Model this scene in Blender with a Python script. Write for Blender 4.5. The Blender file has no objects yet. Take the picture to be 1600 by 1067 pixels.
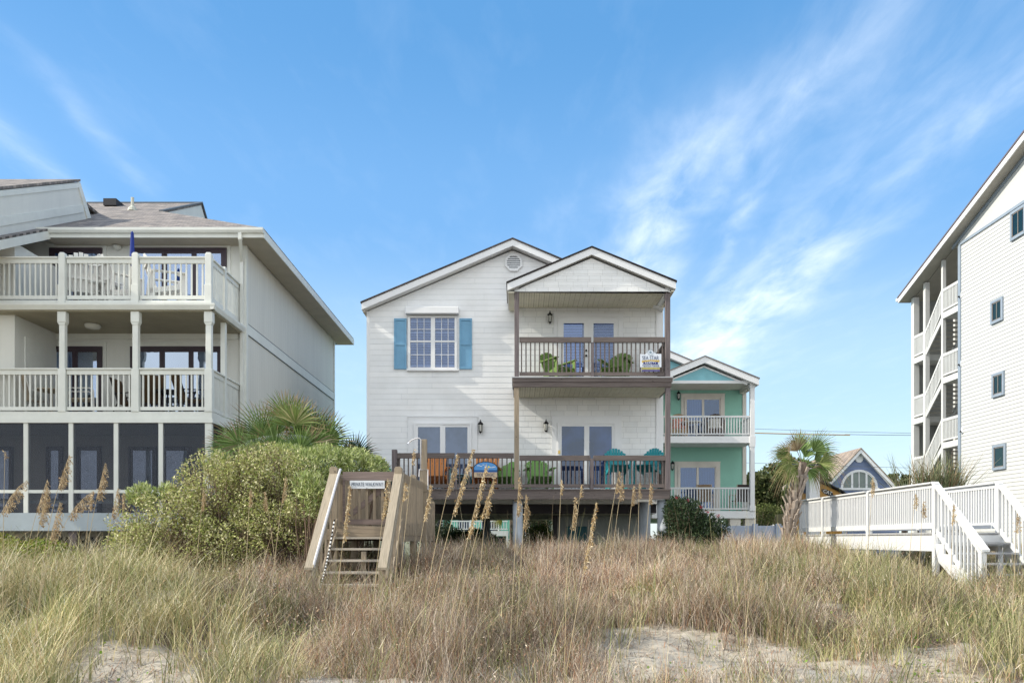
import bpy, math, random
import numpy as np
from mathutils import Vector, Matrix
random.seed(7); RNG = np.random.default_rng(7)
S = bpy.context.scene
R = math.radians
# ------------------------------------------------------------------ camera
F, VX, VY, EYE = 1250.0, 808.0, 842.0, 1.7
cam_d = bpy.data.cameras.new('camera'); cam = bpy.data.objects.new('camera', cam_d); S.collection.objects.link(cam)
cam.location = (0, 0, EYE); cam.rotation_euler = (R(90), 0, 0)
cam_d.sensor_width = 36; cam_d.lens = F / 1600 * 36
cam_d.shift_x = (800 - VX) / 1600; cam_d.shift_y = (VY - 533.5) / 1600
cam_d.clip_end = 6000; cam_d.clip_start = 0.05
S.camera = cam
def XP(px, Y): return (px - VX) / F * Y
def ZP(py, Y): return EYE + (VY - py) / F * Y
# ------------------------------------------------------------------ light
SUN_EL, SUN_AZ = 36.0, 8.0          # elevation; degrees in front of the -X axis
sd = Vector((-math.cos(R(SUN_EL)) * math.cos(R(SUN_AZ)), -math.cos(R(SUN_EL)) * math.sin(R(SUN_AZ)), math.sin(R(SUN_EL))))
sl = bpy.data.lights.new('sun', 'SUN'); sun = bpy.data.objects.new('sun', sl); S.collection.objects.link(sun)
sl.energy = 3.5; sl.angle = R(0.5); sl.color = (1.0, 0.93, 0.80)
sun.rotation_euler = sd.to_track_quat('Z', 'Y').to_euler(); sun.location = (-30, -5, 30)
S.view_settings.view_transform = 'Standard'; S.view_settings.look = 'None'
S.view_settings.gamma = 1; S.view_settings.exposure = 0.70
W = bpy.data.worlds.new('World'); S.world = W; W.use_nodes = True
nt = W.node_tree; N = nt.nodes; L = nt.links; N.clear()
def nd(t, **k):
    n = N.new(t)
    for a, b in k.items(): setattr(n, a, b)
    return n
def mth(op, a, b=None, c=None, clamp=False, NN=None, LL=None):
    NN = NN or N; LL = LL or L
    n = NN.new('ShaderNodeMath'); n.operation = op; n.use_clamp = clamp
    for i, v in enumerate((a, b, c)):
        if v is None: continue
        if isinstance(v, (int, float)): n.inputs[i].default_value = v
        else: LL.new(v, n.inputs[i])
    return n.outputs[0]
def world():
    out = nd('ShaderNodeOutputWorld'); bg = nd('ShaderNodeBackground'); L.new(bg.outputs[0], out.inputs[0])
    sky = nd('ShaderNodeTexSky', sky_type='NISHITA', sun_disc=False)
    sky.sun_elevation = R(SUN_EL); sky.sun_rotation = math.atan2(sd.x, sd.y) % (2 * math.pi)
    sky.altitude = 0; sky.air_density = 1.0; sky.dust_density = 0.6; sky.ozone_density = 2.5
    bg.inputs[1].default_value = 0.15
    hs = nd('ShaderNodeHueSaturation'); hs.inputs['Saturation'].default_value = 1.12; hs.inputs['Value'].default_value = 1.0
    L.new(sky.outputs[0], hs.inputs['Color'])
    tc = nd('ShaderNodeTexCoord'); sp = nd('ShaderNodeSeparateXYZ'); L.new(tc.outputs['Generated'], sp.inputs[0])
    rmp = nd('ShaderNodeValToRGB'); L.new(sp.outputs[2], rmp.inputs[0]); rmp.color_ramp.interpolation = 'EASE'
    els = rmp.color_ramp.elements; els[0].position = 0.0; els[0].color = (.78, .92, 1.0, 1); els[1].position = 1.0; els[1].color = (.09, .30, .68, 1)
    for ps, c in ((.19, (.56, .80, .98)), (.37, (.21, .50, .92)), (.55, (.12, .39, .79))):
        e = els.new(ps); e.color = c + (1,)
    gm = nd('ShaderNodeMix', data_type='RGBA'); gm.inputs[0].default_value = .72; L.new(hs.outputs[0], gm.inputs[6])
    vm = nd('ShaderNodeVectorMath', operation='SCALE'); L.new(rmp.outputs[0], vm.inputs[0]); vm.inputs[3].default_value = 4.35; L.new(vm.outputs[0], gm.inputs[7])
    z = mth('MAXIMUM', sp.outputs[2], 0.04)
    u = mth('DIVIDE', sp.outputs[0], z); v = mth('DIVIDE', sp.outputs[1], z)
    cb = nd('ShaderNodeCombineXYZ'); L.new(u, cb.inputs[0]); L.new(v, cb.inputs[1])
    def noise(sx, sy, scale, detail, rough, dist=0.0, off=0.0):
        m = nd('ShaderNodeMapping'); m.inputs['Scale'].default_value = (sx, sy, 1); m.inputs['Location'].default_value = (off, off * .7, off)
        L.new(cb.outputs[0], m.inputs[0])
        n = nd('ShaderNodeTexNoise'); n.inputs['Scale'].default_value = scale; n.inputs['Detail'].default_value = detail
        n.inputs['Roughness'].default_value = rough; n.inputs['Distortion'].default_value = dist
        L.new(m.outputs[0], n.inputs['Vector']); return n.outputs[0]
    warp = mth('MULTIPLY', mth('SUBTRACT', noise(1.0, .8, 1.6, 4, .5, 0, 3.1), .5), .30)
    uw = mth('ADD', u, warp)
    def band(cx, w, y0, y1, soft, amp, tilt=0.0, y_ref=2.5):
        c = mth('SUBTRACT', uw, cx)
        if tilt: c = mth('SUBTRACT', c, mth('MULTIPLY', mth('SUBTRACT', v, y_ref), tilt))
        g = mth('EXPONENT', mth('MULTIPLY', mth('POWER', mth('ABSOLUTE', mth('DIVIDE', c, w)), 2.0), -1.0))
        a = nd('ShaderNodeMapRange', interpolation_type='SMOOTHSTEP'); a.inputs['From Min'].default_value = y0 - soft; a.inputs['From Max'].default_value = y0 + soft; L.new(v, a.inputs[0])
        b = nd('ShaderNodeMapRange', interpolation_type='SMOOTHSTEP'); b.inputs['From Min'].default_value = y1 + soft; b.inputs['From Max'].default_value = y1 - soft; L.new(v, b.inputs[0])
        return mth('MULTIPLY', mth('MULTIPLY', g, amp), mth('MULTIPLY', a.outputs[0], b.outputs[0]))
    bands = None
    for args in ((.46, .13, 1.9, 3.3, .5, .72, .01), (.62, .06, 1.25, 2.3, .3, .40), (1.0, .20, 2.6, 5.6, .7, .85, .02), (.72, .03, 2.0, 3.2, .4, .35), (.9, .5, 3.8, 8.0, 1.0, .35),
                 (.80, .16, 1.35, 2.1, .35, .30), (1.06, .10, 1.35, 2.3, .4, .35), (-1.26, .06, 1.8, 2.5, .3, .28), (-1.03, .03, 1.7, 2.3, .3, .22), (.30, .25, 2.6, 4.8, .8, .30)):
        b = band(*args); bands = b if bands is None else mth('ADD', bands, b)
    n1 = noise(1.0, .36, 6.5, 9, .58, .3); n2 = noise(1.0, .7, 2.2, 5, .55, .2, 7.7)
    tex = nd('ShaderNodeMapRange'); tex.inputs['From Min'].default_value = .36; tex.inputs['From Max'].default_value = .72; L.new(n1, tex.inputs[0])
    cl = mth('MULTIPLY', mth('MULTIPLY', bands, .76), mth('ADD', mth('MULTIPLY', tex.outputs[0], .80), mth('MULTIPLY', n2, .35)))
    bgn = nd('ShaderNodeMapRange'); bgn.inputs['From Min'].default_value = .5; bgn.inputs['From Max'].default_value = .85; L.new(n1, bgn.inputs[0])
    cl = mth('ADD', cl, mth('MULTIPLY', bgn.outputs[0], .06))
    cl = mth('MINIMUM', cl, .85)
    cl = mth('MULTIPLY', cl, mth('GREATER_THAN', sp.outputs[2], 0.0))
    mx = nd('ShaderNodeMix', data_type='RGBA'); L.new(cl, mx.inputs[0]); sw = nd('ShaderNodeMapRange', interpolation_type='SMOOTHSTEP'); sw.inputs['From Min'].default_value = .05; sw.inputs['From Max'].default_value = -.45; L.new(sp.outputs[1], sw.inputs[0])   # brighter sky added behind the camera as fill for the house fronts
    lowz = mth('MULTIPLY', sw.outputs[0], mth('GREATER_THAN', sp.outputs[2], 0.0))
    back_fill = nd('ShaderNodeMix', data_type='RGBA'); L.new(mth('MULTIPLY', lowz, .8), back_fill.inputs[0]); L.new(gm.outputs[2], back_fill.inputs[6]); back_fill.inputs[7].default_value = (6.9, 7.1, 7.2, 1)
    L.new(back_fill.outputs[2], mx.inputs[6])
    mx.inputs[7].default_value = (5.6, 6.0, 6.4, 1)
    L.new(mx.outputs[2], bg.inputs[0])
world()
S.cycles.max_bounces = 7; S.cycles.diffuse_bounces = 3; S.cycles.transparent_max_bounces = 12; S.cycles.use_denoising = True; S.cycles.denoising_prefilter = 'NONE'; S.cycles.denoising_input_passes = 'RGB_ALBEDO_NORMAL'
W.cycles.sampling_method = 'MANUAL'; W.cycles.sample_map_resolution = 1024; S.cycles.adaptive_threshold = 0.005
S.render.film_transparent = False

# ------------------------------------------------------------------ noise helpers
def _hash(ix, iy, seed):
    h = (ix * 374761393 + iy * 668265263 + seed * 974711) & 0xffffffff
    h = ((h ^ (h >> 13)) * 1274126177) & 0xffffffff
    return ((h ^ (h >> 16)) & 0xffff) / 65535.0
def vnoise(x, y, seed=0):
    x = np.asarray(x, float); y = np.asarray(y, float)
    ix = np.floor(x).astype(np.int64); iy = np.floor(y).astype(np.int64); fx = x - ix; fy = y - iy
    fx = fx * fx * (3 - 2 * fx); fy = fy * fy * (3 - 2 * fy)
    a = _hash(ix, iy, seed); b = _hash(ix + 1, iy, seed); c = _hash(ix, iy + 1, seed); d = _hash(ix + 1, iy + 1, seed)
    return (a * (1 - fx) + b * fx) * (1 - fy) + (c * (1 - fx) + d * fx) * fy
def fbm(x, y, seed=0, o=4):
    s = 0; a = .5
    for k in range(o): s = s + a * vnoise(np.asarray(x) * 2 ** k + 17 * k, np.asarray(y) * 2 ** k, seed + k); a *= .5
    return s / (1 - .5 ** o)
def gz(x, y):
    x = np.asarray(x, float); y = np.asarray(y, float)
    base = np.interp(y, [-2000, -60, -20, 2, 7, 8.7, 10, 11.5, 13, 15, 17, 19, 21, 23, 26, 30, 2000],
                     [-2.2, -1.6, -.9, -.1, .05, .14, .34, .54, .68, .84, .96, 1.04, 1.02, .85, .55, .35, .35])
    m = np.clip((y - 5) / 3, 0, 1) * np.clip((30 - y) / 6, 0, 1)
    b = (fbm(x * .35 + 9, y * .35, 3, 3) - .5) * .38 * m
    b = b + .22 * np.exp(-((x + 5.5) / 2.6) ** 2 - ((y - 11.5) / 1.6) ** 2) - .12 * np.exp(-((x - 4) / 3) ** 2 - ((y - 10) / 1.4) ** 2)
    b = b - .36 * m * np.clip((x - 5.5) / 3, 0, 1) * np.clip((y - 12) / 3, 0, 1) * np.clip((19 - y) / 3, 0, 1) * .5
    b = b + (fbm(x * .75 + 2, y * .9 + 4, 13, 3) - .5) * .34 * m
    return base + b

# ------------------------------------------------------------------ materials
def newmat(name):
    m = bpy.data.materials.new(name); m.use_nodes = True; t = m.node_tree; t.nodes.clear()
    o = t.nodes.new('ShaderNodeOutputMaterial'); p = t.nodes.new('ShaderNodeBsdfPrincipled'); t.links.new(p.outputs[0], o.inputs[0])
    return m, t, p, o
MATS = {}
def mat(name, col, rough=.6, var=.1, scale=2.0, stretch=(1, 1, 1), bump=.0, bscale=None, spec=.3, metal=0.0, dirt=None, dirt_amt=.0, groove=None, brick=None, shingle=None, knots=False):
    if name in MATS: return MATS[name]
    m, t, p, o = newmat(name); NN, LL = t.nodes, t.links
    tc = NN.new('ShaderNodeTexCoord'); mp = NN.new('ShaderNodeMapping'); mp.inputs['Scale'].default_value = stretch; LL.new(tc.outputs['Object'], mp.inputs[0])
    n = NN.new('ShaderNodeTexNoise'); n.inputs['Scale'].default_value = scale; n.inputs['Detail'].default_value = 8; n.inputs['Roughness'].default_value = .6; LL.new(mp.outputs[0], n.inputs['Vector'])
    r = NN.new('ShaderNodeValToRGB'); r.color_ramp.elements[0].position = .28; r.color_ramp.elements[1].position = .72
    r.color_ramp.elements[0].color = tuple(max(0, c * (1 - var)) for c in col) + (1,); r.color_ramp.elements[1].color = tuple(min(1, c * (1 + var)) for c in col) + (1,)
    LL.new(n.outputs[0], r.inputs[0]); cur = r.outputs[0]
    def mixc(f, c2, cur, mode='MIX'):
        q = NN.new('ShaderNodeMix'); q.data_type = 'RGBA'; q.blend_type = mode
        if isinstance(f, float): q.inputs[0].default_value = f
        else: LL.new(f, q.inputs[0])
        LL.new(cur, q.inputs[6])
        if isinstance(c2, tuple): q.inputs[7].default_value = c2 + (1,)
        else: LL.new(c2, q.inputs[7])
        return q.outputs[2]
    if dirt:
        n2 = NN.new('ShaderNodeTexNoise'); n2.inputs['Scale'].default_value = .9; n2.inputs['Detail'].default_value = 10; n2.inputs['Roughness'].default_value = .7; LL.new(tc.outputs['Object'], n2.inputs['Vector'])
        f = mth('MULTIPLY', mth('SUBTRACT', n2.outputs[0], .45, NN=NN, LL=LL), dirt_amt * 4, clamp=True, NN=NN, LL=LL)
        cur = mixc(f, dirt, cur)
    height = n.outputs[0]; bd = .02
    if brick:
        bw, bh, mort, mc, plane = brick
        mp2 = NN.new('ShaderNodeMapping'); LL.new(tc.outputs['Object'], mp2.inputs[0])
        mp2.inputs['Rotation'].default_value = {'XZ': (R(-90), 0, 0), 'YZ': (0, R(-90), R(-90)), 'XY': (0, 0, 0)}[plane]
        b = NN.new('ShaderNodeTexBrick'); b.inputs['Scale'].default_value = 1; b.inputs['Mortar Size'].default_value = mort; b.inputs['Brick Width'].default_value = bw; b.inputs['Row Height'].default_value = bh
        b.inputs['Color1'].default_value = (1, 1, 1, 1); b.inputs['Color2'].default_value = (.93, .94, .95, 1); b.inputs['Mortar'].default_value = mc + (1,); b.inputs['Mortar Smooth'].default_value = .1
        b.offset = .37; b.offset_frequency = 3; b.squash = 1.3; b.squash_frequency = 2
        LL.new(mp2.outputs[0], b.inputs['Vector']); cur = mixc(1.0, b.outputs['Color'], cur, 'MULTIPLY')
    if shingle:
        v = NN.new('ShaderNodeTexBrick'); v.inputs['Scale'].default_value = 1; v.inputs['Brick Width'].default_value = .3; v.inputs['Row Height'].default_value = .14; v.inputs['Mortar Size'].default_value = .008
        v.inputs['Color1'].default_value = (1.25, 1.2, 1.15, 1); v.inputs['Color2'].default_value = (.62, .62, .65, 1); v.inputs['Mortar'].default_value = (.35, .35, .35, 1); LL.new(tc.outputs['Object'], v.inputs['Vector'])
        cur = mixc(1.0, v.outputs['Color'], cur, 'MULTIPLY')
    if groove:
        ax, sp_ = groove
        s = NN.new('ShaderNodeSeparateXYZ'); LL.new(tc.outputs['Object'], s.inputs[0])
        fr = mth('FRACT', mth('DIVIDE', s.outputs[ax], sp_, NN=NN, LL=LL), NN=NN, LL=LL)
        g = mth('LESS_THAN', fr, .06, NN=NN, LL=LL)
        cur = mixc(mth('MULTIPLY', g, .35, NN=NN, LL=LL), tuple(c * .5 for c in col), cur)
    if knots:
        vo = NN.new('ShaderNodeTexVoronoi'); vo.inputs['Scale'].default_value = 3.5; mk = NN.new('ShaderNodeMapping'); mk.inputs['Scale'].default_value = tuple(1 if s_ < 3 else 1.6 for s_ in stretch); LL.new(tc.outputs['Object'], mk.inputs[0]); LL.new(mk.outputs[0], vo.inputs['Vector'])
        f = mth('LESS_THAN', vo.outputs['Distance'], .09, NN=NN, LL=LL)
        cur = mixc(mth('MULTIPLY', f, .7, NN=NN, LL=LL), tuple(c * .3 for c in col), cur)
    LL.new(cur, p.inputs['Base Color'])
    p.inputs['Roughness'].default_value = rough; p.inputs['Specular IOR Level'].default_value = spec; p.inputs['Metallic'].default_value = metal
    if bump:
        bn = NN.new('ShaderNodeBump'); bn.inputs['Strength'].default_value = bump; bn.inputs['Distance'].default_value = .01
        if bscale:
            n3 = NN.new('ShaderNodeTexNoise'); n3.inputs['Scale'].default_value = bscale; n3.inputs['Detail'].default_value = 6; LL.new(mp.outputs[0], n3.inputs['Vector']); height = n3.outputs[0]
        LL.new(height, bn.inputs['Height']); LL.new(bn.outputs[0], p.inputs['Normal'])
    MATS[name] = m; return m
def glass(name, tint=(.10, .13, .2), refl=.3, rough=.01):
    if name in MATS: return MATS[name]
    m, t, p, o = newmat(name); NN, LL = t.nodes, t.links
    tr = NN.new('ShaderNodeBsdfTransparent'); tr.inputs[0].default_value = tint + (1,)
    gl = NN.new('ShaderNodeBsdfGlossy'); gl.inputs['Roughness'].default_value = rough; gl.inputs[0].default_value = (.75, .85, 1, 1)
    tc = NN.new('ShaderNodeTexCoord'); n = NN.new('ShaderNodeTexNoise'); n.inputs['Scale'].default_value = 1.1; LL.new(tc.outputs['Object'], n.inputs[0])
    bn = NN.new('ShaderNodeBump'); bn.inputs['Strength'].default_value = .08; bn.inputs['Distance'].default_value = .02; LL.new(n.outputs[0], bn.inputs['Height']); LL.new(bn.outputs[0], gl.inputs['Normal'])
    mx = NN.new('ShaderNodeMixShader'); mx.inputs[0].default_value = refl; LL.new(tr.outputs[0], mx.inputs[1]); LL.new(gl.outputs[0], mx.inputs[2]); LL.new(mx.outputs[0], o.inputs[0])
    NN.remove(p); MATS[name] = m; return m
def dark_glass(name, col=(.03, .045, .08), refl=.16):
    if name in MATS: return MATS[name]
    m, t, p, o = newmat(name); NN, LL = t.nodes, t.links
    tc = NN.new('ShaderNodeTexCoord'); n = NN.new('ShaderNodeTexNoise'); n.inputs['Scale'].default_value = 1.3; n.inputs['Detail'].default_value = 3; LL.new(tc.outputs['Object'], n.inputs[0])
    r = NN.new('ShaderNodeValToRGB'); r.color_ramp.elements[0].position = .38; r.color_ramp.elements[1].position = .62; r.color_ramp.elements[0].color = tuple(c * .45 for c in col) + (1,); r.color_ramp.elements[1].color = tuple(c * 1.5 for c in col) + (1,); LL.new(n.outputs[0], r.inputs[0])
    d = NN.new('ShaderNodeBsdfDiffuse'); LL.new(r.outputs[0], d.inputs[0]); gl = NN.new('ShaderNodeBsdfGlossy'); gl.inputs['Roughness'].default_value = .02; gl.inputs[0].default_value = (.75, .85, 1, 1)
    bn = NN.new('ShaderNodeBump'); bn.inputs['Strength'].default_value = .15; bn.inputs['Distance'].default_value = .02; LL.new(n.outputs[0], bn.inputs['Height']); LL.new(bn.outputs[0], gl.inputs['Normal'])
    mx = NN.new('ShaderNodeMixShader'); mx.inputs[0].default_value = refl; LL.new(d.outputs[0], mx.inputs[1]); LL.new(gl.outputs[0], mx.inputs[2]); LL.new(mx.outputs[0], o.inputs[0]); NN.remove(p); MATS[name] = m; return m
def leafmat(name, transl=.3, rough=.55, spec=.25):
    m, t, p, o = newmat(name); NN, LL = t.nodes, t.links
    a = NN.new('ShaderNodeAttribute'); a.attribute_name = 'Col'; LL.new(a.outputs['Color'], p.inputs['Base Color'])
    p.inputs['Roughness'].default_value = rough; p.inputs['Specular IOR Level'].default_value = spec
    tr = NN.new('ShaderNodeBsdfTranslucent'); LL.new(a.outputs['Color'], tr.inputs[0])
    mx = NN.new('ShaderNodeMixShader'); mx.inputs[0].default_value = transl; LL.new(p.outputs[0], mx.inputs[1]); LL.new(tr.outputs[0], mx.inputs[2]); LL.new(mx.outputs[0], o.inputs[0])
    return m
LEAF = leafmat('foliage_leaf', .2); STRAW = leafmat('dry_straw', .07, .6, .25)
white_lap = mat('white_lap_siding', (.83, .83, .825), .55, .05, 1.5, brick=(2.6, .1735, .004, (.72, .74, .76), 'XZ'), dirt=(.62, .60, .54), dirt_amt=.22)
white_shake = mat('white_shake_siding', (.82, .82, .81), .6, .05, 2, brick=(.33, .1735, .0045, (.66, .66, .66), 'XZ'), dirt=(.62, .60, .54), dirt_amt=.22)
trim = mat('white_trim_paint', (.77, .775, .78), .5, .04, 2, dirt=(.6, .55, .47), dirt_amt=.10)
porch_cream = mat('porch_cream_soffit', (.66, .62, .50), .6, .08, 2)
groove_dark = mat('soffit_groove', (.25, .2, .13), .8)
shingles = mat('asphalt_shingles', (.27, .245, .225), .9, .3, 5, shingle=True, bump=.5, bscale=60)
dark_shingles = mat('dark_asphalt_shingles', (.07, .06, .06), .9, .3, 6, shingle=True)
beige_wall = mat('beige_painted_wall', (.69, .69, .64), .65, .05, .8, stretch=(3, 3, .4), dirt=(.5, .5, .47), dirt_amt=.1)
beige_panel = mat('beige_grooved_panel', (.68, .665, .60), .65, .05, .8, stretch=(1, 3, .3), groove=(1, .2), dirt=(.48, .48, .46), dirt_amt=.1)
beige_trim = mat('beige_trim_paint', (.70, .71, .66), .5, .06, 3, dirt=(.5, .5, .45), dirt_amt=.15)
bronze = mat('bronze_window_frame', (.05, .035, .045), .4, .2)
dark_in = mat('dark_interior', (.03, .04, .065), .8, .2)
curtain = mat('pale_curtain', (.55, .60, .62), .8, .25, 3, stretch=(14, 1, .4))
blindm = mat('window_blind', (.16, .19, .29), .6, .1)
pane = glass('window_pane', (.6, .65, .75), .12); pane_dk = glass('dark_window_pane', (.35, .4, .5), .40)
screen = glass('porch_screen', (.66, .66, .68), .03, .4)
black_metal = mat('black_metal', (.012, .012, .014), .4, .2, metal=.3)
wood_h = mat('weathered_board_lengthwise', (.14, .115, .105), .8, .38, 3.5, stretch=(.5, 12, 12), bump=.4, knots=True)
wood_v = mat('weathered_post_wood', (.155, .13, .13), .8, .38, 3.5, stretch=(12, 12, .5), bump=.4, knots=True)
tan_h = mat('tan_board_lengthwise', (.27, .215, .155), .8, .35, 3.5, stretch=(.5, 12, 12), bump=.4, knots=True)
tan_v = mat('tan_post_wood', (.31, .25, .18), .8, .3, 3.5, stretch=(12, 9, .7), bump=.4, knots=True)
tan_y = mat('tan_board_receding', (.34, .285, .21), .8, .25, 3.5, stretch=(14, .6, 1.2), bump=.4)
concrete = mat('grey_concrete_pile', (.36, .39, .42), .85, .15, 3, bump=.2, dirt=(.2, .22, .24), dirt_amt=.2)
grey_paint = mat('grey_painted_block', (.30, .32, .31), .8, .1, 1.5)
blue_sh = mat('blue_shutter_paint', (.16, .34, .50), .5, .08, 4)
teal_s = mat('teal_lap_siding', (.27, .54, .44), .55, .05, 2)
slate_blue = mat('slate_blue_siding', (.17, .22, .36), .6, .06, 2)
green_s = mat('green_siding', (.12, .36, .27), .6, .1)
white_b = mat('bright_white_paint', (.64, .645, .645), .45, .03, 3)
white_side = mat('white_clapboard', (.56, .56, .545), .5, .03, 2)
grey_trim = mat('blue_grey_trim', (.27, .32, .38), .5, .08)
galv = mat('galvanised_pipe', (.6, .6, .62), .35, .1, metal=.7)
lamp_glass = mat('frosted_lamp_glass', (.6, .6, .55), .2, .1)
brass = mat('brass', (.5, .35, .1), .3, .1, metal=.9)

# ------------------------------------------------------------------ mesh builder
OFF = {}
class MB:
    def __init__(s): s.v = []; s.f = []
    def add(s, vs, fs):
        b = len(s.v); s.v += [tuple(v) for v in vs]; s.f += [tuple(b + i for i in f) for f in fs]; return s
    def box(s, x0, x1, y0, y1, z0, z1):
        if x0 > x1: x0, x1 = x1, x0
        if y0 > y1: y0, y1 = y1, y0
        if z0 > z1: z0, z1 = z1, z0
        return s.add([(x0, y0, z0), (x1, y0, z0), (x1, y1, z0), (x0, y1, z0), (x0, y0, z1), (x1, y0, z1), (x1, y1, z1), (x0, y1, z1)],
                     [(0, 3, 2, 1), (4, 5, 6, 7), (0, 1, 5, 4), (1, 2, 6, 5), (2, 3, 7, 6), (3, 0, 4, 7)])
    def bar(s, p, q, w, h, up=(0, 0, 1)):      # box beam along p->q, w sideways, h along 'up'
        p = Vector(p); q = Vector(q); d = (q - p).normalized(); u = Vector(up)
        a = d.cross(u)
        if a.length < 1e-4: a = d.cross(Vector((0, 1, 0)))
        a.normalize(); u = a.cross(d).normalized(); a = a * w / 2; u = u * h / 2
        return s.add([p - a - u, p + a - u, p + a + u, p - a + u, q - a - u, q + a - u, q + a + u, q - a + u],
                     [(0, 1, 2, 3), (7, 6, 5, 4), (0, 4, 5, 1), (1, 5, 6, 2), (2, 6, 7, 3), (3, 7, 4, 0)])
    def vbar(s, p, q, w, h):                   # beam whose ends and sides stay vertical (stair rails)
        p = Vector(p); q = Vector(q); d = Vector((q.x - p.x, q.y - p.y, 0)).normalized(); a = Vector((-d.y, d.x, 0)) * w / 2; u = Vector((0, 0, h / 2))
        return s.add([p - a - u, p + a - u, p + a + u, p - a + u, q - a - u, q + a - u, q + a + u, q - a + u],
                     [(0, 1, 2, 3), (7, 6, 5, 4), (0, 4, 5, 1), (1, 5, 6, 2), (2, 6, 7, 3), (3, 7, 4, 0)])
    def tube(s, pts, r, n=6, cap=True):
        pts = [Vector(p) for p in pts]; rs = r if isinstance(r, (list, tuple)) else [r] * len(pts)
        b = len(s.v); prev = None
        for i, p in enumerate(pts):
            d = (pts[min(i + 1, len(pts) - 1)] - pts[max(i - 1, 0)]).normalized()
            a = d.cross(Vector((0, 0, 1)) if abs(d.z) < .95 else Vector((0, 1, 0))).normalized() if prev is None else (prev - d * prev.dot(d)).normalized()
            prev = a; c = d.cross(a)
            for k in range(n):
                t = 2 * math.pi * k / n; s.v.append(tuple(p + (a * math.cos(t) + c * math.sin(t)) * rs[i]))
        for i in range(len(pts) - 1):
            for k in range(n): s.f.append((b + i * n + k, b + i * n + (k + 1) % n, b + (i + 1) * n + (k + 1) % n, b + (i + 1) * n + k))
        if cap: s.f.append(tuple(b + k for k in range(n))[::-1]); s.f.append(tuple(b + (len(pts) - 1) * n + k for k in range(n)))
        return s
    def lathe(s, cx, cy, prof, n=12):          # prof: (r, z)
        b = len(s.v)
        for r, z in prof:
            for k in range(n): t = 2 * math.pi * k / n; s.v.append((cx + r * math.cos(t), cy + r * math.sin(t), z))
        for i in range(len(prof) - 1):
            for k in range(n): s.f.append((b + i * n + k, b + i * n + (k + 1) % n, b + (i + 1) * n + (k + 1) % n, b + (i + 1) * n + k))
        s.f.append(tuple(b + k for k in range(n))[::-1]); s.f.append(tuple(b + (len(prof) - 1) * n + k for k in range(n)))
        return s
    def prism(s, poly, axis, a, c):            # poly 2-D extruded along axis ('x': poly=(y,z), 'y': poly=(x,z), 'z': poly=(x,y))
        n = len(poly); f = {'x': lambda p, t: (t, p[0], p[1]), 'y': lambda p, t: (p[0], t, p[1]), 'z': lambda p, t: (p[0], p[1], t)}[axis]
        return s.add([f(p, a) for p in poly] + [f(p, c) for p in poly], [tuple(range(n))[::-1], tuple(range(n, 2 * n))] + [(i, (i + 1) % n, n + (i + 1) % n, n + i) for i in range(n)])
    def build(s, name, m, parent=None, smooth=False, bevel=0, tagv=None):
        v = np.array(s.v, float)
        if parent is not None: off = OFF[parent.name]
        else: off = Vector(((v[:, 0].min() + v[:, 0].max()) / 2, (v[:, 1].min() + v[:, 1].max()) / 2, v[:, 2].min()))
        me = bpy.data.meshes.new(name); me.from_pydata([tuple(p) for p in (v - np.array(off))], [], s.f); me.materials.append(m)
        import bmesh
        bm = bmesh.new(); bm.from_mesh(me); bmesh.ops.recalc_face_normals(bm, faces=bm.faces); bm.to_mesh(me); bm.free()
        if smooth: me.polygons.foreach_set('use_smooth', [True] * len(me.polygons))
        o = bpy.data.objects.new(name, me); S.collection.objects.link(o)
        if parent is not None: o.parent = parent
        else: o.location = off
        OFF[o.name] = Vector(off)
        if bevel:
            bv = o.modifiers.new('bevel', 'BEVEL'); bv.width = bevel; bv.segments = 1; bv.limit_method = 'ANGLE'
        return o
def tag(o, label, cat, group=None, kind=None):
    o['label'] = label; o['category'] = cat
    if group: o['group'] = group
    if kind: o['kind'] = kind
    return o
def struct(o, kind='structure'): o['kind'] = kind; return o
def thing(name, label, cat, loc, group=None):
    o = bpy.data.objects.new(name, None); S.collection.objects.link(o); o.location = loc; o.empty_display_size = .2
    OFF[o.name] = Vector(loc); return tag(o, label, cat, group)
def copy_tree(o, parent=None, label=None, loc=None, rz=None, matmap=None):
    c = o.copy(); S.collection.objects.link(c)
    if parent is not None: c.parent = parent
    if label: c['label'] = label
    if loc is not None: c.location = loc
    if rz is not None: c.rotation_euler = (0, 0, rz)
    if matmap and c.type == 'MESH' and c.data.materials and c.data.materials[0] in matmap:
        c.data = c.data.copy(); c.data.materials[0] = matmap[c.data.materials[0]]
    for ch in o.children: copy_tree(ch, c, matmap=matmap)
    return c
def npmesh(name, V, Fq, col, m, parent=None, off=None):
    """mesh from numpy: V (n,3), Fq (k,4) quads, col (n,3) point colours"""
    if parent is not None: off = OFF[parent.name]
    if off is None: off = Vector((0, 0, 0))
    V = V - np.array(off)[None, :]
    me = bpy.data.meshes.new(name); n, k = len(V), len(Fq); w = Fq.shape[1]
    me.vertices.add(n); me.vertices.foreach_set('co', V.astype(np.float32).ravel())
    me.loops.add(k * w); me.loops.foreach_set('vertex_index', Fq.astype(np.int32).ravel())
    me.polygons.add(k); me.polygons.foreach_set('loop_start', (np.arange(k) * w).astype(np.int32))
    if col is not None:
        a = me.color_attributes.new('Col', 'FLOAT_COLOR', 'POINT'); c = np.ones((n, 4), np.float32); c[:, :3] = np.clip(col, 0, 1); a.data.foreach_set('color', c.ravel())
    me.update(); me.validate(); me.materials.append(m)
    o = bpy.data.objects.new(name, me); S.collection.objects.link(o)
    if parent is not None: o.parent = parent
    else: o.location = off
    OFF[o.name] = Vector(off); return o
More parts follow.
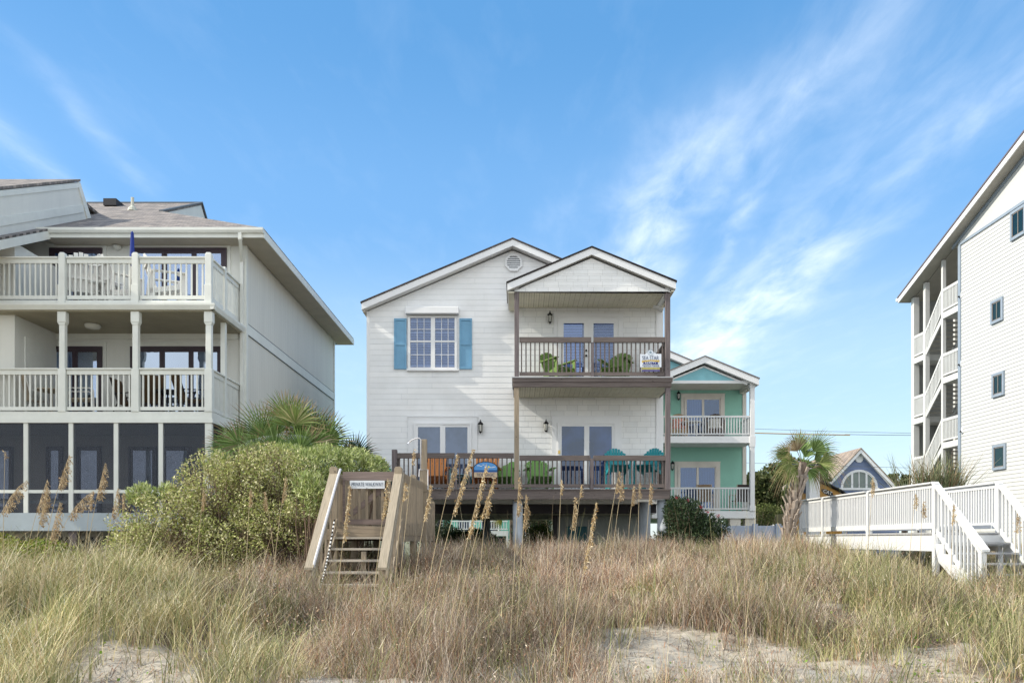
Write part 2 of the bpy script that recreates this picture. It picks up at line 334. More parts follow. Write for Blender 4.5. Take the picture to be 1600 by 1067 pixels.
def text(s, body, size, x, y, z, m, parent, name='lettering', font_sx=1.0, rx=90):
    cu = bpy.data.curves.new(name, 'FONT'); cu.body = body; cu.size = size; cu.align_x = 'CENTER'; cu.align_y = 'CENTER'; cu.extrude = .0015; cu.materials.append(m)
    tmp = bpy.data.objects.new('tmp', cu); S.collection.objects.link(tmp); me = bpy.data.meshes.new_from_object(tmp); bpy.data.objects.remove(tmp)
    me.name = name; me.materials.clear(); me.materials.append(m); o = bpy.data.objects.new(name, me); S.collection.objects.link(o); o.parent = parent
    o.location = Vector((x, y, z)) - OFF[parent.name]; o.rotation_euler = (R(rx), 0, 0); o.scale = (font_sx, 1, 1); OFF[o.name] = Vector((x, y, z)); return o

# lap siding: gabled or plain wall facing -Y (axis 'y') or facing +-X; poly bounds given by functions of z
def lap(mb, z0, z1, lo, hi, plane, face=-1, exp_=.1735, axis='y', out=.0065):
    z = z0
    while z < z1 - 1e-4:
        zt = min(z + exp_, z1); a0, b0, a1, b1 = lo(z), hi(z), lo(zt), hi(zt)
        if b1 < a1: m_ = (a1 + b1) / 2; a1 = b1 = m_
        o0 = plane + face * out; o1 = plane + face * .002; ob = plane
        P = (lambda a, o, zz: (a, o, zz)) if axis == 'y' else (lambda a, o, zz: (o, a, zz))
        mb.add([P(a0, ob, z), P(b0, ob, z), P(a0, o0, z), P(b0, o0, z), P(a1, o1, zt), P(b1, o1, zt)], [(0, 1, 3, 2), (2, 3, 5, 4)])
        z = zt
    return mb
def railing(mb, p0, p1, h, sp=.13, bw=.035, top=(.09, .09), bot=(.04, .07), gap=.08, cap=None):
    """railing between two base points; h to the top of the top rail"""
    p0 = Vector(p0); p1 = Vector(p1); U = Vector((0, 0, 1))
    mb.vbar(p0 + U * (h - top[1] / 2), p1 + U * (h - top[1] / 2), top[0], top[1])
    if cap: mb.vbar(p0 + U * (h + cap[1] / 2 + .001), p1 + U * (h + cap[1] / 2 + .001), cap[0], cap[1])
    mb.vbar(p0 + U * (gap + bot[1] / 2), p1 + U * (gap + bot[1] / 2), bot[0], bot[1])
    d = p1 - p0; ln = Vector((d.x, d.y, 0)).length; n = max(1, int(round(ln / sp)))
    for i in range(n):
        t = (i + .5) / n; q = p0 + d * t; jx = random.uniform(-.003, .003)
        mb.box(q.x - bw / 2 + jx, q.x + bw / 2 + jx, q.y - bw / 2, q.y + bw / 2, q.z + gap + bot[1] * .6, q.z + h - top[1] * .6)
    return mb
def lantern(parent, x, y, z, s=1.0):
    """black wall lantern, y is the wall face; s = overall scale (1 = .42 m tall)"""
    c = y - .13 * s
    m = MB().lathe(x, c, [(.05 * s, z - .02 * s), (.075 * s, z), (.095 * s, z + .02 * s), (.03 * s, z + .085 * s), (.012 * s, z + .12 * s), (.018 * s, z + .13 * s), (.002, z + .16 * s)][::1], 6)
    m.lathe(x, c, [(.004, z - .30 * s), (.015 * s, z - .27 * s), (.05 * s, z - .235 * s), (.055 * s, z - .22 * s)], 6)
    for k in range(6):
        t = math.pi / 3 * k; m.bar((x + .05 * s * math.cos(t), c + .05 * s * math.sin(t), z - .22 * s), (x + .07 * s * math.cos(t), c + .07 * s * math.sin(t), z), .009 * s, .009 * s)
    m.tube([(x, y, z - .12 * s), (x, y - .06 * s, z - .26 * s), (x, c, z - .28 * s)], .012 * s, 5); m.box(x - .04 * s, x + .04 * s, y - .02, y, z - .2 * s, z - .03 * s)
    o = m.build('wall_lantern', black_metal, parent)
    MB().lathe(x, c, [(.042 * s, z - .215 * s), (.06 * s, z - .005 * s)], 6).build('lamp_glass', lamp_glass, o)
    return o
DG = {'window_pane': ((.04, .055, .095), .12), 'window_pane_c': ((.015, .035, .11), .09), 'condo_pane': ((.08, .11, .17), .42), 'porch_pane': ((.16, .20, .26), .30)}
def slider(parent, x0, x1, z0, z1, y, fm, pm=pane, fw=.09, n=2, cur=0.0, name='sliding_door', stile=.06, casing=None, cm=None, sill=False):
    """glazed door/window set proud of a wall face at y (facing -Y)"""
    m = MB(); yf = y - .075
    m.box(x0, x0 + fw, yf, y, z0, z1); m.box(x1 - fw, x1, yf, y, z0, z1); m.box(x0 + fw, x1 - fw, yf, y, z1 - fw, z1); m.box(x0 + fw, x1 - fw, yf, y, z0, z0 + fw * .7)
    w = (x1 - x0 - 2 * fw) / n; panes = []
    for i in range(n):
        a = x0 + fw + i * w; b = a + w; yy = yf + .012 + (i % 2) * .018
        for (p, q) in ((a, a + stile), (b - stile, b)): m.box(p, q, yy, yy + .03, z0 + fw * .7, z1 - fw)
        m.box(a + stile, b - stile, yy, yy + .03, z1 - fw - stile, z1 - fw); m.box(a + stile, b - stile, yy, yy + .03, z0 + fw * .7, z0 + fw * .7 + stile)
        panes.append((a + stile, b - stile, yy + .015))
    o = m.build(name, fm, parent)
    for a, b, yy in panes:
        MB().box(a, b, yy, yy + .006, z0 + fw * .7 + stile, z1 - fw - stile).build('pane', pm if cur or name == 'french_door' else dark_glass('opaque_' + pm.name, *DG.get(pm.name, ())), o)
    if cur or name == 'french_door': MB().box(x0 + fw, x1 - fw, y - .008, y - .002, z0 + fw * .7, z1 - fw).build('room_behind', dark_in, o)
    if cur:
        mm = MB()
        for a, b in cur:
            aa = x0 + (x1 - x0) * a; bb = x0 + (x1 - x0) * b; k = max(4, int((bb - aa) / .035)); top = z1 - fw - .02; bot = z0 + fw
            for i in range(k):
                p = aa + (bb - aa) * i / k; q = aa + (bb - aa) * (i + 1) / k; ya = y - .012 - .01 * (i % 2); yb = y - .012 - .01 * ((i + 1) % 2)
                mm.add([(p, ya, bot), (q, yb, bot), (q, yb, top), (p, ya, top)], [(0, 1, 2, 3)])
        mm.build('curtain', curtain, o)
    if casing:
        c = MB(); cw = casing
        c.box(x0 - cw, x0 - .001, y - .03, y, z0, z1 + cw); c.box(x1 + .001, x1 + cw, y - .03, y, z0, z1 + cw); c.box(x0 - .001, x1 + .001, y - .03, y, z1 + .001, z1 + cw)
        c.box(x0 - cw - .02, x1 + cw + .02, y - .045, y, z1 + cw + .001, z1 + cw + .03)
        if sill: c.box(x0 - cw - .02, x1 + cw + .02, y - .06, y, z0 - .05, z0 - .001)
        c.build('casing', cm or fm, parent)
    return o

# ------------------------------------------------------------------ ground and water
def axis(parts):
    out = []
    for a, b, st in parts: out += list(np.arange(a, b, st))
    return np.array(out + [parts[-1][1]])
gx = axis([(-1500, -300, 200), (-300, -40, 20), (-40, -9, 1.0), (-9, 10.5, .065), (10.5, 40, 1.0), (40, 300, 20), (300, 1500, 200)])
gy = axis([(-60, -5, 5), (-5, 7.5, .8), (7.5, 12.8, .055), (12.8, 30, .3), (30, 60, 3), (60, 400, 40), (400, 2500, 300)])
GX, GY = np.meshgrid(gx, gy); GZ = gz(GX, GY)
fine = np.clip((GY - 7) / 1, 0, 1) * np.clip((14 - GY) / 2, 0, 1) * ((np.abs(GX) < 11) * 1.0)
hum = fbm(GX * 3.2, GY * 3.6, 21, 4) - .5; rid = np.abs(fbm(GX * 6 + 3, GY * 7, 33, 3) - .5)
GZ = GZ + fine * (hum * .11 - rid * .05)
ny, nx = GX.shape; V = np.stack([GX, GY, GZ], -1).reshape(-1, 3); idx = np.arange(nx * ny).reshape(ny, nx)
Fq = np.stack([idx[:-1, :-1], idx[:-1, 1:], idx[1:, 1:], idx[1:, :-1]], -1).reshape(-1, 4)
def picpt(x, y, z): return VX + F * x / y, VY - F * (z - EYE) / y
def sstep(a, b, x): t = np.clip((x - a) / (b - a), 0, 1); return t * t * (3 - 2 * t)
def sandmask(x, y):
    """1 where the sand lies open"""
    px, py = picpt(x, y, gz(x, y)); n = fbm(x * 1.3, y * 1.3, 51, 4) - .5; n2 = fbm(x * .6 + 5, y * .6, 61, 3) - .5
    edge = np.interp(px, [-200, 60, 120, 300, 340, 600, 700, 880, 960, 1050, 1200, 1400, 1500, 1620, 1800], [1200, 1200, 1040, 1032, 1100, 1062, 1060, 1012, 980, 972, 998, 1020, 1036, 1048, 1050])
    s = sstep(-18, 8, py - edge + n * 95) * (.72 + .28 * sstep(.35, .6, n2 + .5))
    s2 = np.exp(-((px - 20) / 60) ** 2 - ((py - 945) / 14) ** 2) * 1.1
    s3 = sstep(.06, .16, n2) * sstep(950, 1010, py) * .5
    return np.clip(np.maximum(np.maximum(s, s2), s3), 0, 1)
def sandmat():
    m, t, p, o = newmat('dune_sand'); NN, LL = t.nodes, t.links
    tc = NN.new('ShaderNodeTexCoord'); n = NN.new('ShaderNodeTexNoise'); n.inputs['Scale'].default_value = 1.6; n.inputs['Detail'].default_value = 10; n.inputs['Roughness'].default_value = .65; LL.new(tc.outputs['Object'], n.inputs[0])
    r = NN.new('ShaderNodeValToRGB'); r.color_ramp.elements[0].position = .3; r.color_ramp.elements[1].position = .68; r.color_ramp.elements[0].color = (.36, .315, .25, 1); r.color_ramp.elements[1].color = (.50, .45, .37, 1); LL.new(n.outputs[0], r.inputs[0])
    g = NN.new('ShaderNodeTexNoise'); g.inputs['Scale'].default_value = 55; g.inputs['Detail'].default_value = 3; LL.new(tc.outputs['Object'], g.inputs[0])
    gr = NN.new('ShaderNodeMapRange'); gr.inputs['From Min'].default_value = .62; gr.inputs['From Max'].default_value = .74; LL.new(g.outputs[0], gr.inputs[0])
    mx = NN.new('ShaderNodeMix'); mx.data_type = 'RGBA'; LL.new(mth('MULTIPLY', gr.outputs[0], .45, NN=NN, LL=LL), mx.inputs[0]); LL.new(r.outputs[0], mx.inputs[6]); mx.inputs[7].default_value = (.17, .13, .09, 1)
    va = NN.new('ShaderNodeAttribute'); va.attribute_name = 'Col'; m3 = NN.new('ShaderNodeMix'); m3.data_type = 'RGBA'; LL.new(mth('MULTIPLY', va.outputs['Fac'], .92, NN=NN, LL=LL), m3.inputs[0]); LL.new(mx.outputs[2], m3.inputs[6]); m3.inputs[7].default_value = (.12, .09, .06, 1); mx = m3
    s = NN.new('ShaderNodeSeparateXYZ'); LL.new(tc.outputs['Object'], s.inputs[0]); fr = NN.new('ShaderNodeMapRange'); fr.inputs['From Min'].default_value = 21; fr.inputs['From Max'].default_value = 24; LL.new(s.outputs[1], fr.inputs[0])
    m2 = NN.new('ShaderNodeMix'); m2.data_type = 'RGBA'; LL.new(fr.outputs[0], m2.inputs[0]); LL.new(mx.outputs[2], m2.inputs[6]); m2.inputs[7].default_value = (.20, .20, .13, 1)
    LL.new(m2.outputs[2], p.inputs['Base Color']); p.inputs['Roughness'].default_value = .95; p.inputs['Specular IOR Level'].default_value = .1
    b = NN.new('ShaderNodeBump'); b.inputs['Strength'].default_value = .5; b.inputs['Distance'].default_value = .02; LL.new(n.outputs[0], b.inputs['Height'])
    b2 = NN.new('ShaderNodeBump'); b2.inputs['Strength'].default_value = .4; b2.inputs['Distance'].default_value = .006; LL.new(g.outputs[0], b2.inputs['Height']); LL.new(b.outputs[0], b2.inputs['Normal']); LL.new(b2.outputs[0], p.inputs['Normal'])
    return m
veg = (1 - sandmask(GX, np.maximum(GY, .5))) * sstep(.30, .50, fbm(GX * 1.7, GY * 1.7, 19, 4)) * (GY > 6) * (GY < 24)
vc_ = np.repeat(veg.reshape(-1, 1), 3, 1)
ground = struct(npmesh('ground', V, Fq, vc_, sandmat())); ground.data.polygons.foreach_set('use_smooth', [True] * len(ground.data.polygons))
seam = mat('sea_water', (.02, .07, .09), .08, .2, .3, bump=.5, bscale=1.2, spec=.5)
struct(MB().add([(-3000, -3000, -1.2), (3000, -3000, -1.2), (3000, -28, -1.2), (-3000, -28, -1.2)], [(0, 1, 2, 3)]).build('sea_water', seam))

# ================================================================== white beach house (centre)
Yw, Yf = 25.2, 23.4
XW = lambda px: XP(px, Yw); ZW = lambda py: ZP(py, Yw); XF = lambda px: XP(px, Yf); ZF = lambda py: ZP(py, Yf)
hx0, hx1 = XW(574), XW(1034); deck_z = ZF(764)
house = thing('beach_house', 'two storey white shingled beach house on piles with weathered wood porches', 'house', ((hx0 + hx1) / 2, 29.5, float(gz(0, 29.5))))
Yr = 24.85; ax_, az_ = XP(801, Yr), ZP(371, Yr); ex_, ez_ = XP(563, Yr), ZP(471, Yr); slp = (az_ - ez_) / (ax_ - ex_)
wall_top = lambda x: az_ - .30 - abs(x - ax_) * slp
fl_bot = deck_z - .35
def glo(z): return max(hx0, ax_ - (az_ - .28 - z) / slp)
def ghi(z): return min(hx1, ax_ + (az_ - .28 - z) / slp)
xs = XW(806)                                       # lap siding left of the porch, shakes behind the porch
m = MB(); lap(m, fl_bot, az_ - .30, glo, lambda z: max(glo(z), min(ghi(z), xs)) if z < ZW(455) else ghi(z), Yw); m.build('lap_siding', white_lap, house)
m = MB(); lap(m, fl_bot, ZW(457), lambda z: xs, lambda z: hx1, Yw); m.build('shake_siding', white_shake, house)
m = MB(); b0 = fl_bot
poly = [(hx0, b0), (hx1, b0), (hx1, wall_top(hx1)), (ax_, wall_top(ax_)), (hx0, wall_top(hx0))]
m.prism(poly, 'y', Yw + .001, 33.8); m.build('wall', white_side, house)
MB().box(XW(1025), XW(1035) + .02, Yw - .035, Yw + .12, fl_bot, ZW(474)).build('corner_board', trim, house)
MB().box(hx0 - .02, hx0 + .07, Yw - .03, Yw + .1, fl_bot, wall_top(hx0) + .02).build('corner_board', trim, house)
# main roof
rx = 2 * ax_ - ex_
def gable_roof(parent, ax, az, e0, e1, ez0, ez1, y0, y1, th=.045, fas=.20, name='roof', rm=dark_shingles, fm=trim, soffit=True):
    m = MB(); m.prism([(e0, ez0), (ax, az), (ax, az - th), (e0, ez0 - th)], 'y', y0, y1); m.prism([(ax, az), (e1, ez1), (e1, ez1 - th), (ax, az - th)], 'y', y0, y1)
    o = m.build(name, rm, parent)
    f = MB(); k = fas
    f.prism([(e0 + .03, ez0 - th - .001), (ax, az - th - .001), (ax, az - th - k), (e0 + .03, ez0 - th - k)], 'y', y0 + .03, y0 + .07)
    f.prism([(ax, az - th - .001), (e1 - .03, ez1 - th - .001), (e1 - .03, ez1 - th - k), (ax, az - th - k)], 'y', y0 + .03, y0 + .07)
    f.box(e0 + .03, e0 + .06, y0 + .071, y1 - .02, ez0 - th - k, ez0 - th - .01); f.box(e1 - .06, e1 - .03, y0 + .071, y1 - .02, ez1 - th - k, ez1 - th - .01)
    kk = th + k - .02; ys2 = y0 + .55
    f.prism([(e0 + .062, ez0 - kk), (ax, az - kk), (ax, az - kk + .015), (e0 + .062, ez0 - kk + .015)], 'y', y0 + .071, ys2)
    f.prism([(ax, az - kk), (e1 - .062, ez1 - kk), (e1 - .062, ez1 - kk + .015), (ax, az - kk + .015)], 'y', y0 + .071, ys2)
    f.build('fascia', fm, o); return o
gable_roof(house, ax_, az_, ex_, rx, ez_, ez_, Yr, 34.0)
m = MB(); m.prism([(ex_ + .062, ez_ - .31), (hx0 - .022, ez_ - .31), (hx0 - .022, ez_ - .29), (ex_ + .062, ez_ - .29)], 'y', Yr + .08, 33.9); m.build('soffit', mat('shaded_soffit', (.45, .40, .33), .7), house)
# gable vent (octagon with louvres)
m = MB(); vc = (XW(802.5), ZW(411)); vr = .29
def octo(r, c=vc, n=8): return [(c[0] + r * math.cos(math.pi / n + 2 * math.pi * i / n), c[1] + r * math.sin(math.pi / n + 2 * math.pi * i / n)) for i in range(n)]
oo, ii = octo(vr), octo(vr * .78)
for i in range(8):
    j = (i + 1) % 8; m.prism([oo[i], oo[j], ii[j], ii[i]], 'y', Yw - .06, Yw - .001)
vent = m.build('gable_vent', trim, house)
m = MB()
for k in range(7):
    z = vc[1] - vr * .7 + k * vr * .225; hw = math.sqrt(max(.0, (vr * .8) ** 2 - (z - vc[1]) ** 2)) * .98
    m.add([(vc[0] - hw, Yw - .05, z), (vc[0] + hw, Yw - .05, z), (vc[0] + hw, Yw - .012, z + .055), (vc[0] - hw, Yw - .012, z + .055)], [(0, 1, 2, 3)])
m.build('louvres', trim, vent); MB().prism(octo(vr * .79), 'y', Yw - .018, Yw - .016).build('backing', mat('vent_shadow', (.25, .28, .32)), vent)
# porch roof, pediment, ceiling
Yg = 23.2; pax, paz = XP(925, Yg), ZP(384, Yg); pe0, pz0 = XP(791, Yg), ZP(440, Yg); pe1, pz1 = XP(1058, Yg), ZP(438, Yg)
proof = gable_roof(house, pax, paz, pe0, pe1, pz0, pz1, Yg, 26.2, name='porch_roof')
psl = (paz - pz0) / (pax - pe0); px0, px1 = XF(803.5), XF(1047.5); pzb = ZF(456)
m = MB(); lap(m, pzb, paz - .3, lambda z: max(px0, pax - (paz - .30 - z) / psl), lambda z: min(px1, pax + (paz - .30 - z) / psl), Yf - .02); m.build('pediment_siding', white_shake, house)
m = MB(); m.prism([(px0, pzb + .002), (px1, pzb + .002), (px1, paz - .34 - (px1 - pax) * psl), (pax, paz - .34), (px0, paz - .34 - (pax - px0) * psl)], 'y', Yf - .018, Yf + .06); m.build('pediment_backing', trim, house)
def plank_ceiling(parent, x0, x1, y0, y1, z, sp=.15, name='porch_ceiling'):
    m = MB(); n = int((x1 - x0) / sp); w = (x1 - x0) / n
    for i in range(n):
        m.box(x0 + i * w + .006, x0 + (i + .45) * w - .003, y0, y1, z, z + .02); m.box(x0 + (i + .45) * w + .003, x0 + (i + 1) * w - .006, y0, y1, z, z + .02)
    o = m.build(name, porch_cream, parent); MB().box(x0, x1, y0, y1, z + .021, z + .04).build('groove_backing', groove_dark, o); return o
plank_ceiling(house, px0 + .14, px1 - .14, Yf + .07, Yw - .03, pzb + .04)
MB().box(px1 - .135, px1 - .005, Yf + .07, Yw - .03, pzb - .0, pzb + .22).build('side_beam', trim, house)
MB().box(px0 + .005, px0 + .13, Yf + .07, Yw - .03, pzb - .0, pzb + .22).build('side_beam', trim, house)
m = MB(); m.prism([(pe0 + .065, pz0 - .30), (px0 - .002, pz0 - .30), (px0 - .002, pz0 - .27), (pe0 + .065, pz0 - .27)], 'y', Yg + .08, Yw - .02); m.build('overhang_soffit', porch_cream, house); m = MB(); m.prism([(px1 + .002, pz1 - .30), (pe1 - .065, pz1 - .30), (pe1 - .065, pz1 - .27), (px1 + .002, pz1 - .27)], 'y', Yg + .08, Yw - .02); m.build('overhang_soffit', porch_cream, house)
# upper porch
uz = ZF(589)
for a, b in ((803.8, 811), (1039.5, 1047.5)):
    MB().box(XF(a), XF(b), Yf, Yf + .14, uz, pzb).build('porch_post', wood_v, house, bevel=.008)
m = MB(); m.box(XF(800), XF(1051), Yf - .08, Yw - .02, uz - .035, uz - .001); up = m.build('upper_deck_boards', mat('pale_deck_edge', (.42, .42, .43), .8), house)
m = MB(); m.box(XF(801), XF(1050.5), Yf - .05, Yf - .005, uz - .155, uz - .037); m.box(XF(802), XF(1049), Yf - .03, Yf + .01, uz - .30, uz - .157)
m.box(XF(802), XF(802) + .04, Yf + .012, Yw - .03, uz - .29, uz - .037); m.box(XF(1049) - .04, XF(1049), Yf + .012, Yw - .03, uz - .29, uz - .037)
m.build('balcony_beam', wood_h, house, bevel=.006)
plank_ceiling(house, XF(802) + .05, XF(1049) - .05, Yf + .02, Yw - .03, uz - .29, name='balcony_soffit')
rh = ZF(526.5) - uz
def rail_sec(name, a, b, z, h, y=Yf + .06, sp=.134):
    m = MB(); railing(m, (XF(a), y, z), (XF(b), y, z), h, sp=sp, bw=.036, top=(.10, .15), bot=(.05, .10), gap=.05); return m.build(name, wood_h, house)
rail_sec('balcony_railing', 811.5, 924, uz, rh); rail_sec('balcony_railing', 928, 1039, uz, rh)
MB().box(XF(924), XF(928), Yf + .02, Yf + .11, uz, uz + rh - .15).build('rail_post', wood_v, house)
m = MB(); railing(m, (px1 - .07, Yf + .15, uz), (px1 - .07, Yw - .05, uz), rh - .05, sp=.134, bw=.036, top=(.08, .12), bot=(.05, .08), gap=.05); m.build('balcony_side_railing', wood_h, house)
# lower porch / deck
lz0 = XF(803.5)
MB().box(XF(803.5), XF(811), Yf, Yf + .14, deck_z - .36, uz - .302).build('porch_post', tan_v, house, bevel=.008)
MB().box(XF(1040), XF(1047.8), Yf, Yf + .14, deck_z - .36, uz - .302).build('porch_post', wood_v, house, bevel=.008)
dkx0 = XF(612)
m = MB()
n = int((Yw + .0 - (Yf - .1)) / .14)
for i in range(n): m.box(dkx0 - .03, XF(1048), Yf - .1 + i * .14, Yf - .1 + i * .14 + .134, deck_z - .035, deck_z)
m.box(hx0 - .0, dkx0 - .035, 24.3, Yw - .02, deck_z - .035, deck_z); m.build('deck_boards', wood_h, house)
m = MB(); m.box(dkx0, XF(1046), Yf - .07, Yf - .02, deck_z - .30, deck_z - .037); m.box(dkx0, XF(1046), Yf - .019, Yf + .03, deck_z - .27, deck_z - .04); m.box(dkx0, dkx0 + .05, Yf + .031, Yw, deck_z - .3, deck_z - .037)
m.box(hx0, dkx0 - .002, 24.3, 24.35, deck_z - .3, deck_z - .037); m.build('deck_rim_board', wood_h, house, bevel=.006)
lh = ZF(707.5) - deck_z
MB().box(XF(612), XF(620), Yf, Yf + .15, deck_z - .3, ZF(702)).build('rail_post', wood_v, house, bevel=.008)
rail_sec('deck_railing', 620.5, 710, deck_z, lh); rail_sec('deck_railing', 714, 803, deck_z, lh)
rail_sec('deck_railing', 811.5, 922.5, deck_z, lh - .07); rail_sec('deck_railing', 927.5, 1039.5, deck_z, lh - .07)
MB().box(XF(710), XF(714), Yf + .02, Yf + .11, deck_z, deck_z + lh - .16).build('rail_post', wood_v, house)
MB().box(XF(922.5), XF(927.5), Yf - .01, Yf + .11, deck_z, deck_z + lh - .16).build('rail_post', wood_v, house)
m = MB(); railing(m, (px1 - .07, Yf + .15, deck_z), (px1 - .07, Yw - .05, deck_z), lh - .07, sp=.134, bw=.036, top=(.08, .12), bot=(.05, .08), gap=.05); m.build('deck_side_railing', wood_h, house)
m = MB(); railing(m, (dkx0 + .06, Yf + .15, deck_z), (dkx0 + .06, Yf + .95, deck_z), lh, sp=.134, bw=.036, top=(.08, .12), bot=(.05, .08), gap=.05); m.build('deck_side_railing', wood_h, house)
# under the house
gl = .35
for (x, y, r) in ((XF(1039), 23.62, .19), (XF(809), 23.62, .15), (XF(1019), 24.9, .2), (dkx0 + .2, 23.62, .15), (XF(809), 28.5, .15), (hx0 + .4, 29, .15), (hx0 + .4, 33.3, .15), (XF(740), 33.3, .15), (4.2, 33.3, .15)):
    MB().tube([(x, y, gl - .3), (x, y, deck_z - .31)], r, 14).build('pile', concrete, house, smooth=True)
m = MB()
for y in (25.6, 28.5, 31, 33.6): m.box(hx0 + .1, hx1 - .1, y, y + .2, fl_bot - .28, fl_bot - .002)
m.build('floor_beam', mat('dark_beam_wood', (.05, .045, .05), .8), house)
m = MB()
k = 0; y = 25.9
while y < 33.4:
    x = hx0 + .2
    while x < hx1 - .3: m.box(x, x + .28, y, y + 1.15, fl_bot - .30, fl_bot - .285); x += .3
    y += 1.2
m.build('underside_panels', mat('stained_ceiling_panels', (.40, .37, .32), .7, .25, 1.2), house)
MB().box(XP(871, 27.5), 4.3, 27.5, 31, gl - .2, fl_bot - .31).build('storage_room', grey_paint, house)
MB().box(XP(885, 27.48), XP(917, 27.48), 27.44, 27.498, gl - .2, ZP(822, 27.48)).build('storage_door', mat('teal_door_paint', (.03, .12, .15), .6), house)
MB().box(XP(864, 27.3), XP(871, 27.3), 27.2, 27.45, gl - .2, fl_bot - .29).build('dark_post', mat('dark_beam_wood', (.05, .045, .05), .8), house)
m = MB()                                           # lattice panel under the house
lx0, lx1, lzt = XP(818, 29), XP(838, 29), fl_bot - .5
for i in range(14):
    q = i * .12; m.bar((lx0, 29, lzt - q - .5), (lx1, 29, lzt - q), .03, .01); m.bar((lx0, 28.98, lzt - q), (lx1, 28.98, lzt - q - .5), .03, .01)
m.build('lattice_panel', mat('dark_lattice', (.03, .028, .025), .8), house)
# window with hood and shutters
wx0, wx1, wz0, wz1 = XW(638), XW(714), ZW(577), ZW(495)
m = MB(); y0 = Yw - .07; fr = .07
m.box(wx0, wx0 + fr, y0, Yw, wz0, wz1); m.box(wx1 - fr, wx1, y0, Yw, wz0, wz1); m.box(wx0 + fr, wx1 - fr, y0, Yw, wz1 - .05, wz1); m.box(wx0 + fr, wx1 - fr, y0, Yw, wz0, wz0 + .05)
mx0, mx1 = XW(673.5), XW(680); m.box(mx0, mx1, y0, Yw, wz0 + .05, wz1 - .05); mz = ZW(534)
win = m.build('window', trim, house); g = MB(); pn = MB(); bl = MB()
for a, b in ((wx0 + fr, mx0), (mx1, wx1 - fr)):
    g.box(a, b, y0 + .01, y0 + .035, mz - .025, mz + .025)
    for k in (1, 2): x = a + (b - a) * k / 3; g.box(x - .008, x + .008, y0 + .018, y0 + .03, wz0 + .05, wz1 - .05)
    for zz in ((mz + .025 + wz1 - .05) / 2, (mz - .025 + wz0 + .05) / 2): g.box(a, b, y0 + .016, y0 + .028, zz - .008, zz + .008)
    pn.box(a, b, y0 + .036, y0 + .04, wz0 + .05, wz1 - .05)
    z = wz0 + .07
    while z < wz1 - .08: bl.add([(a + .01, y0 + .05, z), (b - .01, y0 + .05, z), (b - .01, y0 + .062, z + .03), (a + .01, y0 + .062, z + .03)], [(0, 1, 2, 3)]); z += .05
g.build('sash', trim, win); pn.build('pane', glass('window_pane_b', (.8, .85, .95), .08), win); bl.build('blinds', blindm, win); MB().box(wx0 + fr, wx1 - fr, Yw - .006, Yw - .001, wz0 + .05, wz1 - .05).build('room_behind', dark_in, win)
MB().box(XW(634.5), XW(717.5), Yw - .24, Yw, ZW(493), ZW(482)).build('roller_shutter_box', trim, house, bevel=.015)
MB().box(wx0 - .04, wx1 + .06, Yw - .09, Yw - .0, wz0 - .06, wz0 - .002).build('window_sill', trim, house)
for a, b in ((616, 635.5), (718, 737.5)):
    x0, x1, z0, z1 = XW(a), XW(b), ZW(577), ZW(498); m = MB(); y1 = Yw - .012; w = .05
    m.box(x0, x0 + w, y1 - .04, y1, z0, z1); m.box(x1 - w, x1, y1 - .04, y1, z0, z1); m.box(x0 + w, x1 - w, y1 - .04, y1, z1 - .07, z1); m.box(x0 + w, x1 - w, y1 - .04, y1, z0, z0 + .08)
    zm = ZW(538); m.box(x0 + w, x1 - w, y1 - .04, y1, zm - .035, zm + .035); m.box(x0 + w, x1 - w, y1 - .018, y1 - .004, z0 + .08, z1 - .07)
    sh = m.build('shutter', blue_sh, house)
# sliding doors, french doors
def hdoor(pxo0, pxo1, pyo, pxi0, pxi1, pyi, zb, **k):
    return slider(house, XW(pxi0), XW(pxi1), zb, ZW(pyi), Yw - .012, trim, casing=abs(XW(pxi0) - XW(pxo0)), **k)
hdoor(638, 745, 653, 647, 737, 661, deck_z + .02, fw=.05, stile=.08)
hdoor(862, 971, 651, 871, 962, 660, deck_z + .02, fw=.05, stile=.08, pm=glass('window_pane_c', (.5, .6, .8), .09))
fd = slider(house, XW(871.5), XW(967.5), uz + .02, ZW(497), Yw - .012, trim, pm=glass('window_pane_d', (.85, .9, 1), .08), fw=.03, stile=.15, casing=.12, name='french_door')
for a, b in ((880, 909.5), (929, 958.5)):
    bl = MB(); z = uz + .2
    while z < ZW(505): bl.add([(XW(a), Yw - .05, z), (XW(b), Yw - .05, z), (XW(b), Yw - .036, z + .034), (XW(a), Yw - .036, z + .034)], [(0, 1, 2, 3)]); z += .048
    bl.build('blinds', mat('blue_white_blind', (.30, .38, .62), .6, .1), fd)
for z in (ZW(549), ZW(557)): MB().lathe(XW(915.5), Yw - .13, [(.03, z - .03), (.035, z), (.02, z + .03)], 8).build('door_handle', black_metal, fd)
MB().box(XW(872), XW(875), Yw - .11, Yw - .088, ZW(709), ZW(704)).build('door_latch', brass, house)
lantern(house, XW(751), Yw - .014, ZW(664), 1.0); lantern(house, XW(853), Yw - .014, ZW(663), .95); lantern(house, XW(859), Yw - .014, ZW(494.5), .95)

